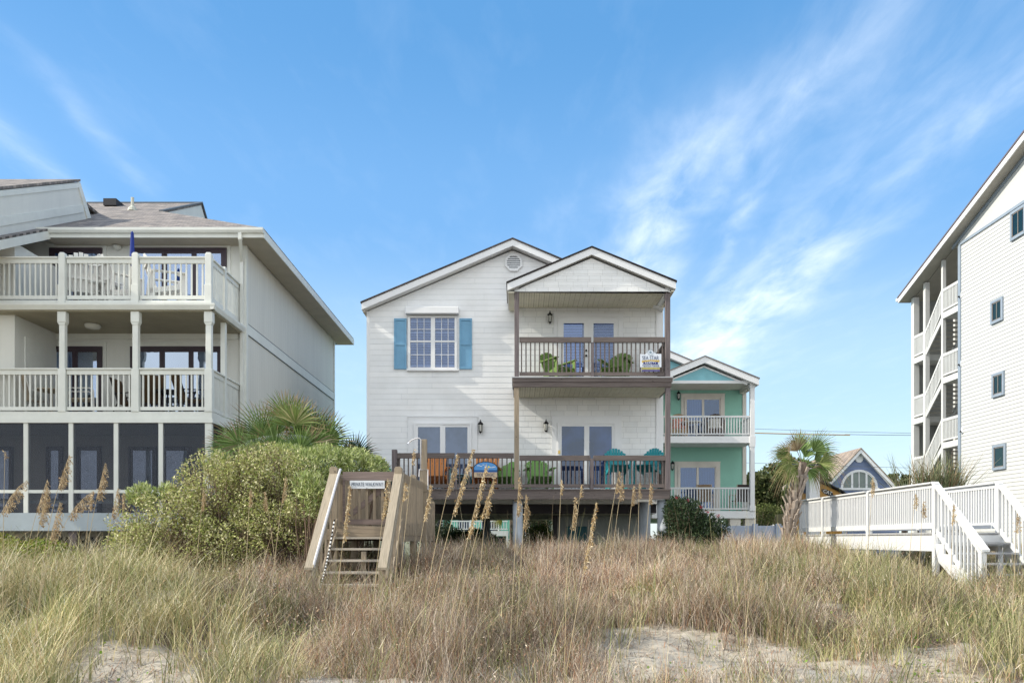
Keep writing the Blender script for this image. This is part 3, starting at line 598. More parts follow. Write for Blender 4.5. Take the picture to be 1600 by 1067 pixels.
# ================================================================== realty sign and name plaque
sy = Yf - .04
sign = thing('realty_sign', 'white and blue realty sign board with round star crest hung on upper balcony rail', 'sign', (XF(1015.5), sy, ZF(584)))
navy = mat('navy_sign_paint', (.015, .02, .16), .5); gold = mat('gold_sign_paint', (.55, .38, .08), .5); ink = mat('dark_lettering', (.03, .05, .12), .5); wsign = mat('sign_white', (.72, .76, .82), .4, .02)
def spx(u): return XF(975 + u / 20)
def spz(v): return ZF(540 + v / 20)
b = MB(); pts = [(500, 680), (1160, 680), (1160, 265), (1080, 268), (1000, 262), (940, 240), (915, 205)] + [(820 + 95 * math.sin(t), 220 - 85 * math.cos(t)) for t in np.linspace(1.2, -1.2, 9)] + [(725, 205), (700, 245), (640, 285), (560, 280), (500, 262)]
b.prism([(spx(u), spz(v)) for u, v in pts], 'y', sy, sy + .02); board = b.build('sign_board', wsign, sign)
MB().prism([(spx(540), spz(480)), (spx(820), spz(455)), (spx(1115), spz(465)), (spx(1090), spz(525)), (spx(820), spz(490)), (spx(560), spz(545))], 'y', sy - .004, sy - .001).build('gold_swoosh', gold, sign)
MB().box(spx(600), spx(1050), sy - .008, sy - .005, spz(595), spz(518)).build('navy_band', navy, sign)
text(0, 'SEA STAR', .165, spx(818), sy - .003, spz(400), ink, board, font_sx=.70)
text(0, 'REALTY', .085, spx(825), sy - .009, spz(556), wsign, board, font_sx=1.15)
text(0, 'Vacation Rental', .10, spx(825), sy - .003, spz(632), ink, board, font_sx=.78)
st = [(spx(820) + (.055 if i % 2 == 0 else .024) * math.sin(i * math.pi / 5), spz(222) + (.055 if i % 2 == 0 else .024) * math.cos(i * math.pi / 5)) for i in range(10)]
MB().prism(st, 'y', sy - .004, sy - .001).build('star_crest', mat('grey_star', (.2, .28, .33)), board)
m = MB(); n = 24
for i in range(n):
    t0, t1 = 2 * math.pi * i / n, 2 * math.pi * (i + 1) / n; c = (spx(820), spz(222)); r0, r1 = .078, .086
    m.prism([(c[0] + r0 * math.cos(t0), c[1] + r0 * math.sin(t0)), (c[0] + r1 * math.cos(t0), c[1] + r1 * math.sin(t0)), (c[0] + r1 * math.cos(t1), c[1] + r1 * math.sin(t1)), (c[0] + r0 * math.cos(t1), c[1] + r0 * math.sin(t1))], 'y', sy - .004, sy - .001)
m.build('crest_ring', mat('grey_star', (.2, .28, .33)), board)
g = MB().box(spx(545), spx(1110), sy, sy + .012, spz(755), spz(690)).build('gold_strip', mat('gold_strip_paint', (.42, .38, .14), .5), sign)
MB().box(spx(560), spx(1110), sy, sy + .012, spz(812), spz(762)).build('purple_strip', mat('purple_strip_paint', (.10, .09, .25), .5), sign)
py_ = Yf - .055
def qx(u): return XF(700 + u / 13.333)
def qz(v): return ZF(700 + v / 13.333)
plq = thing('house_name_plaque', 'arched seaside plaque with painted beach scene and the words TIDE MAGIC on lower deck rail', 'sign', (qx(785), py_, qz(620)))
arc = [(785 + 252 * math.cos(t), 420 - 140 * math.sin(t)) for t in np.linspace(0, math.pi, 15)]
frame = MB().prism([(qx(533), qz(620)), (qx(1037), qz(620))] + [(qx(u), qz(v)) for u, v in arc], 'y', py_ - .0, py_ + .03).build('plaque_frame', mat('black_plaque_edge', (.02, .02, .03)), plq)
def inner(v0, v1):     # slice of the arched interior between picture heights
    P = []
    for v in np.linspace(v0, v1, 10):
        hw = 240 if v > 425 else 240 * math.sqrt(max(0, 1 - ((425 - v) / 130) ** 2)); P.append((hw, v))
    return [(qx(785 - w), qz(v)) for w, v in P] + [(qx(785 + w), qz(v)) for w, v in P[::-1]]
for k, (nm, v0, v1, c) in enumerate((('painted_sky', 297, 458, (.10, .30, .62)), ('painted_sea', 458, 505, (.02, .10, .30)), ('painted_sand', 505, 610, (.55, .42, .28)))):
    MB().prism(inner(v0, v1), 'y', py_ - .005, py_ - .001).build(nm, mat(nm, c, .5, .1, 8), frame)
MB().prism([(qx(850) + .03 * math.cos(t), qz(395) + .03 * math.sin(t)) for t in np.linspace(0, 2 * math.pi, 12, False)], 'y', py_ - .009, py_ - .006).build('painted_sun', mat('painted_sun', (.85, .7, .15)), frame)
m = MB()
for (u, v, w) in ((640, 365, 60), (690, 380, 50), (900, 405, 90), (960, 395, 60), (740, 350, 40)): m.box(qx(u - w / 2), qx(u + w / 2), py_ - .008, py_ - .006, qz(v + 7), qz(v - 6))
m.build('painted_clouds', mat('painted_cloud', (.7, .75, .8)), frame)
text(0, 'TIDE MAGIC', .125, qx(785), py_ - .008, qz(560), ink, frame, font_sx=.78)

# ================================================================== chairs
def adirondack(name, label, group, m, tall=0.0, seat_w=.52, fan_h=.66, nsl=7, flat=False):
    """faces -Y, origin on the floor under the seat"""
    c = thing(name, label, 'chair', (0, 0, 0), group); h = tall
    s = MB()
    for i in range(9): s.bar((-seat_w / 2, -.27 + i * .062, h + .37 - i * .019), (seat_w / 2, -.27 + i * .062, h + .37 - i * .019), .052, .02)
    s.build('seat', m, c)
    b = MB(); lean = .30; n = nsl; w = seat_w / n
    for i in range(n):
        u = (i - (n - 1) / 2) / ((n - 1) / 2); top = fan_h * ((1 - .22 * u * u) if not flat else 1.0); x0 = u * (seat_w / 2 - w / 2) * .86; x1 = u * (seat_w / 2 - w / 2) * 1.22
        b.bar((x0, .22, h + .20), (x1, .22 + lean * top, h + .20 + top), w * 1.02, .018, up=(0, 1, 0))
    b.bar((-seat_w / 2, .25 + lean * .25, h + .47), (seat_w / 2, .25 + lean * .25, h + .47), .02, .06); b.bar((-seat_w / 2 * 1.05, .25 + lean * .52, h + .74), (seat_w / 2 * 1.05, .25 + lean * .52, h + .74), .02, .05)
    b.build('backrest', m, c)
    for sx in (-1, 1):
        x = sx * (seat_w / 2 + .05)
        a = MB(); a.bar((x, -.32, h + .58), (x + sx * .0, .32, h + .55), .11, .022); a.bar((x, -.26, h + .50), (x, -.10, h + .565), .02, .05); a.build('arm', m, c)
        l = MB(); l.bar((x - sx * .02, -.27, 0), (x - sx * .02, -.27, h + .57), .022, .09, up=(0, 1, 0)); l.build('leg', m, c)
        l = MB(); l.bar((x - sx * .045, -.30, h + .34), (x - sx * .045, .45 if not h else .40, h + .08 if not h else h + .14), .022, .10)
        if h: l.bar((x - sx * .045, .36, 0), (x - sx * .045, .30, h + .55), .022, .09, up=(0, 1, 0))
        else: l.bar((x - sx * .045, .40, .0), (x - sx * .045, .46, .15), .022, .08, up=(0, 1, 0))
        l.build('leg', m, c)
    if h:
        f = MB(); f.bar((-seat_w / 2 - .03, -.42, h * .42), (seat_w / 2 + .03, -.42, h * .42), .12, .025); f.bar((-seat_w / 2 - .03, -.27, h * .42 - .02), (seat_w / 2 + .03, -.27, h * .42 - .02), .03, .06)
        for sx in (-1, 1): f.bar((sx * seat_w / 2, -.47, h * .42 - .03), (sx * seat_w / 2, .3, h * .42 - .03), .025, .07)
        f.build('footrest', m, c)
    return c
def place(c, x, y, z, rz, s=None): s = s or (1.22 if c['category'] == 'chair' and 'tall' not in c.name and 'white' not in c['label'] and 'sling' not in c['label'] and 'black' not in c['label'] and 'wicker' not in c.name and 'brown' not in c['label'] and 'dark' not in c['label'] else 1.08); c.scale = (s, s, s); c.location = (x, y, z); c.rotation_euler = (0, 0, R(rz)); return c
olive = mat('olive_green_plastic', (.14, .23, .055), .5, .08); lime = mat('lime_green_plastic', (.16, .33, .08), .5, .08); orange = mat('orange_plastic', (.58, .22, .06), .5, .08)
turq = mat('turquoise_plastic', (.02, .26, .30), .5, .08); aqua = mat('pale_aqua_plastic', (.06, .30, .33), .5, .08); whitep = mat('white_plastic', (.86, .84, .80), .45, .05)
ch = adirondack('adirondack_chair', 'olive green slatted chair on upper balcony, left of the french doors', 'green chairs on the upper balcony', olive)
place(ch, XP(872, 24.5), 24.45, uz, 38)
c2 = copy_tree(ch, label='olive green slatted chair on upper balcony beside the realty sign'); place(c2, XP(962, 24.5), 24.45, uz, -28)
zd = deck_z
og = adirondack('adirondack_chair', 'orange slatted chair on lower deck behind the shower post', 'orange chairs on the lower deck', orange, nsl=5, flat=True, fan_h=.72)
place(og, XP(680, 24.5), 24.5, zd, 8)
o2 = copy_tree(og, label='orange slatted chair on lower deck right behind the TIDE MAGIC plaque'); place(o2, XP(759, 24.4), 24.4, zd, -4)
gr = adirondack('adirondack_chair', 'lime green slatted chair on lower deck just left of the middle porch post', 'lime green chairs on the lower deck', lime)
place(gr, XP(787, 24.6), 24.75, zd, -10)
g2 = copy_tree(gr, label='lime green slatted chair on lower deck just right of the middle porch post'); place(g2, XP(843, 24.6), 24.6, zd, 10)
tq = adirondack('tall_adirondack_chair', 'tall turquoise chair with footrest on lower deck, touching the sliding door casing', 'tall turquoise chairs on the lower deck', turq, tall=.36, fan_h=.70, nsl=8)
place(tq, XP(965, 24.5), 24.45, zd, 5)
t2 = copy_tree(tq, label='tall turquoise chair with footrest at the right end of the lower deck'); place(t2, XP(1012, 24.5), 24.45, zd, -35)
aq = adirondack('adirondack_chair', 'turquoise slatted chair at the far left deck end beside the palm fronds', None, aqua, fan_h=.74); place(aq, XP(600, 24.7), 24.75, zd, 12)
a3 = adirondack('adirondack_chair', 'pale aqua slatted chair on lower deck between the two orange chairs', None, mat('faded_aqua_plastic', (.28, .48, .52), .5, .1)); place(a3, XP(722, 24.7), 24.8, zd, 0)
t = thing('side_table', 'small black metal side table with crossed legs on lower deck', 'table', (XP(718, 24), 24.0, zd))
x, y, z = t.location
MB().lathe(x, y, [(.19, z + .43), (.2, z + .45), (.19, z + .46)], 16).build('table_top', black_metal, t)
m = MB()
for a in (0, 1, 2, 3):
    c_, s_ = math.cos(a * math.pi / 2 + .7), math.sin(a * math.pi / 2 + .7); m.tube([(x + .17 * c_, y + .17 * s_, z), (x + .04 * c_, y + .04 * s_, z + .22), (x + .16 * c_, y + .16 * s_, z + .43)], .011, 5)
m.build('frame', black_metal, t)
# ================================================================== beige three storey building (left)
YB, YL = 20.0, 22.2
XB = lambda px: XP(px, YB); ZB = lambda py: ZP(py, YB); XL = lambda px: XP(px, YL); ZL = lambda py: ZP(py, YL)
bx1 = -7.55; bx0 = -26.0; wingx = -12.75
condo = thing('beach_condominium', 'beige three storey condominium with balconies and screened ground floor porch', 'building', (-15, 26, .35))
d1 = ZB(643); d2 = ZB(469); eave = ZP(362, 21.6)
MB().box(bx0, bx1, YL, 32.9, .2, eave - .02).build('wall', beige_wall, condo)
m = MB(); m.box(bx1 + .001, bx1 + .02, YL + .12, 32.78, .2, eave - .05); m.build('side_panel', beige_panel, condo)
m = MB(); m.box(bx1 - .12, bx1 + .05, YL - .03, YL + .12, .2, eave - .05); m.build('corner_board', beige_trim, condo)
m = MB(); m.box(bx1, bx1 + .05, 32.78, 32.95, .2, eave - .05); m.build('corner_board', beige_trim, condo)
zb1 = ZP(505, YL) - .0; m = MB(); m.box(bx1 + .021, bx1 + .045, YL + .12, 32.78, zb1 - .28, zb1); m.build('belt_board', beige_trim, condo)
m = MB(); m.box(bx1 + .021, bx1 + .048, YL + .12, 32.78, zb1 + .003, zb1 + .02); m.box(bx1 + .021, bx1 + .048, YL + .12, 32.78, zb1 - .302, zb1 - .284); m.build('belt_flashing', mat('dark_flashing', (.12, .13, .14)), condo)
# wing at the far left
MB().box(bx0, wingx, YB + .3, YL - .001, d1 - .3, ZP(372, 20)).build('wing_wall', beige_wall, condo)
MB().box(wingx + .001, wingx + .03, YB + .7, YB + 1.5, d1, d1 + 2.05).build('storage_door', beige_trim, condo)
# roof: hip with eave 0.6 m out, plus the raised strip on the wing and the little clerestory
ex1 = -6.85; ey0 = 21.6; ey1 = 33.5; es = .5; zr = eave + .10
hx = ex1 - (29.2 - ey0); ridge = zr + (29.2 - ey0) * es
def slab(pts, th=.07): return ([p for p in pts] + [(p[0], p[1], p[2] - th) for p in pts])
m = MB()
yb_ = 33.5 + 3.3
gxw = -11.75; zg_ = zr + (29.8 - ey0) * es; P = [(-26, ey0, zr), (ex1, ey0, zr), (gxw, ey0 + ex1 - gxw, zr + (ex1 - gxw) * es), (gxw, 29.8, zg_), (-26, 29.8, zg_)]
def addslab(mb, P, th=.06):
    n = len(P); mb.add(slab(P, th), [tuple(range(n)), tuple(range(2 * n - 1, n - 1, -1))] + [(i, (i + 1) % n, n + (i + 1) % n, n + i) for i in range(n)])
addslab(m, P); addslab(m, [(ex1, ey0, zr), (ex1, ey1, zr), (ex1 - (ey1 - 29.2), 29.2, zr + (ey1 - 29.2) * es), (hx, 29.2, ridge)]) if False else None
P2 = [(ex1, ey0, zr), (ex1, ey1, zr), (gxw, ey1, zr + (ex1 - gxw) * es), (gxw, ey0 + ex1 - gxw, zr + (ex1 - gxw) * es)]
addslab(m, P2)
roof = m.build('roof', shingles, condo)
m = MB(); m.box(ex1 - .0, ex1 + .025, ey0, ey1, zr - .27, zr - .065); m.box(-26, ex1, ey1, ey1 + .02, zr - .27, zr - .065); m.build('rake_board', beige_trim, roof)
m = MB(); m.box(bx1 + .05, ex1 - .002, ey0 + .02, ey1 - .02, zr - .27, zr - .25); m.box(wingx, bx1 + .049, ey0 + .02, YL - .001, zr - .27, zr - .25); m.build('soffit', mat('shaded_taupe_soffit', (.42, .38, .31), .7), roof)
g = MB(); gx0 = XP(52, ey0 - .1)
g.prism([(ey0 - .001, zr - .03), (ey0 - .13, zr - .03), (ey0 - .13, zr - .10), (ey0 - .09, zr - .16), (ey0 - .001, zr - .16)], 'x', gx0, ex1 + .02); g.build('gutter', beige_trim, roof)
MB().box(gx0, ex1 + .0, ey0 - .03, ey0 - .0, zr - .27, zr - .162).build('fascia', beige_trim, roof)
ds = MB(); dx = XP(375.5, ey0 - .05); ds.bar((dx, ey0 - .06, zr - .16), (dx, ey0 - .06, zr - .34), .09, .09); ds.bar((dx, ey0 - .06, zr - .33), (bx1 - .06, YL - .09, zr - .72), .085, .085); ds.bar((bx1 - .06, YL - .08, zr - .70), (bx1 - .06, YL - .08, .5), .08, .08); ds.build('downspout', beige_trim, condo)
# raised strip over the wing (its cheek wall faces right)
zt = lambda y, off=0: ZP(297, 20) + (y - 20) * .5 + off
cx = -12.9
yk = 23.55
m = MB(); m.prism([(17.0, zt(17)), (yk, zt(yk)), (yk + .6, zt(yk + .6) - 1.14), (17, zt(17) - 1.14)], 'x', -20, cx); m.build('raised_roof_wall', beige_wall, condo)
m = MB(); m.prism([(16.8, zt(16.8, .02)), (yk, zt(yk, .02)), (yk, zt(yk, .09)), (16.8, zt(16.8, .09))], 'x', -20, cx + .05); m.prism([(yk + .0, zt(yk, .02)), (26.5, zt(yk, -.1)), (26.5, zt(yk, .0)), (yk, zt(yk, .09))], 'x', -20, cx - .6); m.build('raised_roof', shingles, condo)
m = MB(); m.prism([(17.0, zt(17, -.005)), (yk, zt(yk, -.005)), (yk, zt(yk, -.16)), (17, zt(17, -.16))], 'x', cx + .001, cx + .03); m.prism([(17.0, zt(17, -.68)), (yk + .2, zt(yk + .2, -.68)), (yk + .2, zt(yk + .2, -.90)), (17, zt(17, -.90))], 'x', cx + .001, cx + .03)
m.prism([(yk - .15, zt(yk) - .02), (yk + .03, zt(yk)), (yk + .62, zt(yk + .6) - 1.1), (yk + .42, zt(yk + .4) - 1.1)], 'x', cx + .001, cx + .032); m.build('raised_roof_trim', beige_trim, condo)
# roof carried down over the wing front
m = MB(); m.prism([(18.6, zr - 1.5), (ey0 + .02, zr), (ey0 + .02, zr - .06), (18.6, zr - 1.56)], 'x', -20, cx + .3); m.build('wing_roof', shingles, condo)
m = MB(); m.prism([(18.6, zr - 1.565), (ey0, zr - .065), (ey0, zr - .3), (18.6, zr - 1.8)], 'x', cx + .26, cx + .3); m.build('wing_rake_board', beige_trim, condo)
# upper gable wall facing right above the hip
yh_ = ey0 + ex1 - gxw; zh_ = zr + (ex1 - gxw) * es; yr_ = 30.3; zrr = ZP(343, yr_)
m = MB(); m.prism([(yh_, zh_ - .06), (yh_, zh_ - .07), (29.8, zg_ - .07), (yr_ + .9, zrr - 1.0), (yr_ + .9, zh_ - .06)], 'x', gxw - .1, gxw - .02); m.build('upper_gable_wall', beige_wall, condo)
m = MB(); m.prism([(29.8, zg_), (yr_ + .9, zrr - .93), (yr_ + .9, zrr - .87), (29.8, zg_ + .06)], 'x', -26, gxw + .04); m.prism([(yh_, zh_ + .002), (29.8, zg_ + .002), (29.8, zg_ + .05), (yh_, zh_ + .05)], 'x', gxw - .12, gxw + .04); m.build('ridge_flashing', mat('dark_flashing', (.12, .13, .14)), condo)
vx, vy = XP(207, 27), 27.0; vz = zr + (vy - ey0) * es
MB().lathe(vx, vy, [(.16, vz - .05), (.13, vz + .06), (.05, vz + .14), (.05, vz + .42), (.0, vz + .42)], 10).build('vent_pipe', mat('pale_vent_pipe', (.5, .5, .42)), condo)
MB().box(XP(168, 28.7), XP(188, 28.7), 28.4, 29.0, ZP(326, 28.7), ZP(315.5, 28.7)).build('roof_vent', mat('black_roof_vent', (.03, .03, .035)), condo)
# balcony slabs
def band(z, zb, mt, x0=bx0, x1=XB(332), y=YB, t=.12, name='balcony_fascia'):
    m = MB(); m.box(x0, x1, y, y + t, zb, z); m.box(x1 - t, x1, y + t + .001, YL - .03, zb, z); return m.build(name, mt, condo)
xr = XB(331)
MB().box(bx0, xr - .03, YB + .04, YL - .001, d2 - .06, d2).build('balcony_floor', beige_trim, condo); band(d2 - .002, ZB(476), beige_trim, x1=xr - .02, y=YB + .01)
g = MB(); gz0, gz1 = ZB(485), ZB(475.5); g.prism([(YB, gz1), (YB - .13, gz1), (YB - .13, gz1 - .05), (YB - .08, gz0), (YB, gz0)], 'x', bx0, xr + .11); g.prism([(xr, gz1), (xr + .12, gz1), (xr + .12, gz1 - .05), (xr + .08, gz0), (xr, gz0)], 'y', YB - .12, YL - .03); g.build('gutter', beige_trim, condo)
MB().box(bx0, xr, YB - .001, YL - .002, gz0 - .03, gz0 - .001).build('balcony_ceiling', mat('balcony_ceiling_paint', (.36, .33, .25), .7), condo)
MB().box(bx0, xr - .1, YL - .06, YL - .003, gz0 - .18, gz0 - .031).build('ceiling_trim', beige_trim, condo)
MB().lathe(XP(145, 21.2), 21.2, [(.20, gz0 - .035), (.21, gz0 - .06), (.17, gz0 - .13), (.05, gz0 - .16)], 16).build('ceiling_lamp', lamp_glass, condo, smooth=True)
MB().box(bx0, xr - .03, YB + .04, YL - .001, d1 - .06, d1).build('balcony_floor', beige_trim, condo)
band(d1 - .0, ZB(654), beige_trim, x1=xr); band(ZB(654) - .001, ZB(660.5), beige_trim, x1=xr + .03, y=YB - .03, name='porch_header')
# railings and posts
for k, (z, top) in enumerate(((d2, ZB(403)), (d1, ZB(577)))):
    hgt = top - z; P = [-50, 96.5, 211, 325.5] if k == 0 else [-20, 96.5, 211, 325.5]
    edges = [(-140, 90), (103, 204.5), (217.5, 319)]
    for a, b in edges:
        m = MB(); railing(m, (XB(a), YB + .07, z), (XB(b), YB + .07, z), hgt, sp=.131, bw=.036, top=(.07, .12), bot=(.05, .09), gap=.04, cap=(.15, .035)); m.build('railing', beige_trim, condo)
    m = MB(); railing(m, (xr - .09, YB + .2, z), (xr - .09, YB + .98, z), hgt, sp=.1, bw=.045, top=(.07, .12), bot=(.05, .09), gap=.04, cap=(.15, .035)); m.build('side_railing', beige_trim, condo)
    m = MB(); railing(m, (xr - .09, YB + 1.12, z), (xr - .09, YL - .03, z), hgt, sp=.1, bw=.045, top=(.07, .12), bot=(.05, .09), gap=.04, cap=(.15, .035)); m.build('side_railing', beige_trim, condo)
    MB().box(xr - .15, xr - .03, YB + .99, YB + 1.11, z, (ZP(455, 21) if 0 else (top + .12 if k == 0 else gz0 - .03))).build('balcony_post', beige_trim, condo)
    for px in (96.5, 211, 325.5):
        x = XB(px); w = .078
        m = MB()
        if k == 0: m.box(x - w, x + w, YB - .02, YB + .13, z - .09, top + .10); m.box(x - .09, x + .09, YB - .035, YB - .021, z - .08, ZB(445)); m.prism([(x - w, top + .10), (x + w, top + .10), (x + w - .03, top + .14), (x - w + .03, top + .14)], 'y', YB - .01, YB + .12)
        else: m.box(x - .095, x + .095, YB - .02, YB + .14, z - .0, top + .02); m.box(x - .07, x + .07, YB + .0, YB + .13, top + .021, gz0 - .34); m.box(x - .105, x + .105, YB - .02, YB + .14, gz0 - .30, gz0 - .031); m.prism([(x - .07, gz0 - .36), (x + .07, gz0 - .36), (x + .105, gz0 - .301), (x - .105, gz0 - .301)], 'y', YB - .01, YB + .13)
        m.build('balcony_post', beige_trim, condo, bevel=.006)
# doors
W1 = lambda a, b, c, z, n, cur: slider(condo, XL(a), XL(b), z + .03, ZL(c), YL, bronze, fw=.08, n=n, cur=cur, stile=.07, casing=.1, cm=beige_trim, pm=glass('condo_pane', (.5, .62, .8), .30))
W1(79, 161, 388.5, d2, 2, [(.5, .95), (.06, .2)]); W1(207, 355, 388.5, d2, 3, [(.05, .95)])
W1(76, 161, 542, d1, 2, [(.05, .45)]); W1(205, 349, 542, d1, 3, 0)
lm = MB().lathe(XL(185), YL - .06, [(.05, ZL(392)), (.12, ZL(388)), (.12, ZL(386)), (.05, ZL(384))], 10); lm.build('wall_lamp', lamp_glass, condo)
# ground floor screened porch
pz0, pz1 = ZB(801), ZB(660.5); skz = ZB(829)
MB().box(bx0, xr, YB + .001, YB + .08, skz, pz0 - .001).build('skirt_board', mat('blue_grey_skirt', (.38, .43, .46), .6), condo)
MB().box(bx0, xr - .03, YB + .081, YL - .001, pz0 - .1, pz0 - .05).build('porch_floor', beige_trim, condo)
for px in (-32, 40, 110.5, 181, 251, 325.5):
    w = .055 if px < 320 else .085
    MB().box(XB(px) - w, XB(px) + w, YB, YB + .1, pz0, pz1 - .001).build('screen_post', beige_trim, condo)
MB().box(bx0, xr, YB + .02, YB + .08, ZB(770), ZB(765)).build('screen_rail', beige_trim, condo)
MB().box(bx0, xr - .1, YB + .035, YB + .04, pz0, pz1).build('porch_screen', screen, condo)
m = MB(); m.box(xr - .1, xr - .04, YB + .1, YL, ZB(770), ZB(765)); m.box(xr - .1, xr - .04, YB + .1, YL, pz0 - .001, pz0 + .08); m.box(xr - .1, xr - .03, YB + 1.0, YB + 1.1, pz0, pz1); m.build('side_screen_frame', beige_trim, condo)
MB().box(xr - .07, xr - .065, YB + .101, YL, pz0, pz1).build('side_screen', screen, condo)
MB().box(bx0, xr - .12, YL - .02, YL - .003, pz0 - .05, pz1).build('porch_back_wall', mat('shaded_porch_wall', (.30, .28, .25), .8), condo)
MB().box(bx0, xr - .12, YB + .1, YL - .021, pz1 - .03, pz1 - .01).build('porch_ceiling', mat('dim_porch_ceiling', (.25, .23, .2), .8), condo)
for a, b in ((-60, 22), (75, 100), (122, 160), (203, 246), (255, 300)):
    slider(condo, XL(a), XL(b), pz0, ZL(698), YL - .022, bronze, fw=.06, n=1 if b - a < 60 else 2, stile=.05, pm=glass('porch_pane', (.6, .65, .7), .75), name='porch_window')
m = MB(); m.box(bx0, xr - .1, YB + .13, YB + .17, ZB(786), ZB(781)); m.build('inner_rail', grey_paint, condo)
m = MB()                                             # lattice under the porch
x = XB(-60)
while x < XB(230): m.bar((x, YB + .4, .6), (x + 1.0, YB + .4, 1.75), .04, .01); m.bar((x + 1.0, YB + .38, .6), (x, YB + .38, 1.75), .04, .01); x += .16
m.build('lattice_skirt', mat('dark_lattice', (.03, .028, .025), .8), condo)
for px in (110, 181, 251, 320): MB().box(XB(px) - .1, XB(px) + .1, YB + .1, YB + .3, .3, skz - .001).build('pile', wood_v, condo)
# furniture on the balconies
wa = adirondack('adirondack_chair', 'white slatted chair on top balcony, leaning beside the left balcony table', 'white chairs on the top balcony', whitep, tall=.1, fan_h=.74)
place(wa, XP(129, 20.9), 20.9, d2, 205, 1.28)
for px, yy, rz, lb in ((186, 21.0, 150, 'white slatted chair on top balcony with its tall back beside the blue umbrella'), (150, 21.6, 20, 'white slatted chair on top balcony behind the round white table'), (262, 20.8, 120, 'white slatted chair standing alone at right of the blue umbrella')):
    q = copy_tree(wa, label=lb); place(q, XP(px, yy), yy, d2, rz, 1.28)
def round_table(label, x, y, z, r, h, m, cat='table'):
    t = thing('round_table', label, cat, (x, y, z)); MB().lathe(x, y, [(r - .02, z + h - .03), (r, z + h - .02), (r, z + h), (.0, z + h)], 20).build('table_top', m, t)
    for k in range(4):
        c_, s_ = math.cos(k * math.pi / 2 + .6), math.sin(k * math.pi / 2 + .6); MB().tube([(x + r * .8 * c_, y + r * .8 * s_, z), (x + r * .55 * c_, y + r * .55 * s_, z + h - .03)], .022, 6).build('leg', m, t)
round_table('round white slatted table between the white balcony chairs', XP(160, 20.9), 20.95, d2, .42, .66, whitep)
u = thing('patio_umbrella', 'closed navy blue umbrella standing on the top balcony', 'umbrella', (XP(203, 20.75), 20.75, d2)); x, y, z = u.location
MB().tube([(x, y, z), (x + .03, y, ZP(385, y))], .02, 8).build('pole', whitep, u)
MB().lathe(x + .06, y, [(.03, z + 1.1), (.075, z + 1.15), (.06, z + 1.5), (.04, ZP(364, y)), (.0, ZP(361, y))], 8).build('folded_canopy', mat('navy_canvas', (.02, .04, .22), .8), u)
MB().lathe(x, y, [(.25, z), (.25, z + .05), (.05, z + .09), (.04, z + .3)], 14).build('base', whitep, u)
def sling(name, label, group, fm, cm):
    c = thing(name, label, 'chair', (0, 0, 0), group)
    MB().bar((0, -.24, .42), (0, .22, .38), .50, .03).build('seat', cm, c); MB().bar((0, .22, .38), (0, .42, 1.02), .50, .03, up=(0, 1, 0)).build('backrest', cm, c)
    for sx in (-1, 1):
        x = sx * .28; m = MB(); m.tube([(x, -.28, 0), (x, -.26, .62), (x, -.18, .66), (x, .26, .62), (x, .30, .62)], .015, 6); m.build('arm', fm, c)
        m = MB(); m.tube([(x, .42, 0), (x, .22, .40), (x, .42, 1.02)], .015, 6); m.build('leg', fm, c)
    return c
tan_c = mat('tan_sling_fabric', (.45, .37, .28), .8); blk_c = mat('dark_brown_cushion', (.10, .06, .03), .8)
s1 = sling('patio_chair', 'tan sling chair on middle balcony at the far left railing section', 'tan sling chairs on the middle balcony', whitep, tan_c); place(s1, XP(44, 21), 21, d1, 170)
s2 = copy_tree(s1, label='tan sling chair turned sideways, second from left on middle balcony'); place(s2, XP(126, 20.8), 20.8, d1, 120)
mp = {whitep: black_metal, tan_c: blk_c}
s3 = copy_tree(s1, label='black metal chair with brown cushion in front of the tall dark middle balcony doors', matmap=mp); place(s3, XP(228, 21.2), 21.2, d1, 230)
s4 = copy_tree(s3, label='black metal chair with brown cushion at right end of middle balcony'); place(s4, XP(300, 21), 21, d1, 130)
s5 = copy_tree(s3, label='black metal chair with brown cushion beside the middle balcony post'); place(s5, XP(204, 21.4), 21.5, d1, 90)
for q in (s3, s4, s5): q['group'] = 'black metal chairs on the middle balcony'
round_table('small round pale table next to the tan sling chairs', XP(80, 21), 21, d1, .38, .72, mat('pale_table', (.5, .42, .32)))
round_table('black round metal table between the black balcony chairs', XP(262, 21), 21.1, d1, .40, .70, black_metal)
# ================================================================== teal house behind (right of centre)
Yt, Yv = 34.6, 33.0
XT = lambda px: XP(px, Yt); ZT = lambda py: ZP(py, Yt); XV = lambda px: XP(px, Yv); ZV = lambda py: ZP(py, Yv)
th = thing('teal_house', 'teal beach house with white double porch, behind the white house', 'house', (6, 38, .35))
cream = mat('cream_trim', (.68, .64, .58), .6); tx1 = XT(1160); tx0 = 2.4
u_z, l_z = ZV(681), ZV(798)
MB().box(tx0, tx1, Yt + .001, 44, l_z - .3, ZT(604)).build('wall', mat('teal_wall', (.27, .54, .44), .6), th)
m = MB(); lap(m, l_z - .3, ZT(603), lambda z: tx0, lambda z: tx1, Yt, exp_=.2); m.build('lap_siding', teal_s, th)
mb = MB(); mb.box(XT(1160), XT(1166), Yt - .04, Yt + .15, l_z - .3, ZT(606)); mb.build('corner_board', cream, th)
ga, gz_ = XP(1030, Yt - .3), ZP(541, Yt - .3)
ge = 3.55; gable_roof(th, ga, gz_, ga - ge, ga + ge, gz_ - ge * .42, gz_ - ge * .42, Yt - .35, 44.2, fas=.26, rm=mat('grey_shingle_plain', (.2, .18, .17), .9), name='roof')
m = MB(); lap(m, ZT(604), gz_ - .4, lambda z: max(tx0, ga - (gz_ - .33 - z) / .42), lambda z: min(tx1, ga + (gz_ - .33 - z) / .42), Yt - .01, exp_=.2); m.build('gable_siding', mat('shaded_teal_siding', (.22, .48, .54), .6), th)  # teal siding with the bluish cast of shade mixed into its colour
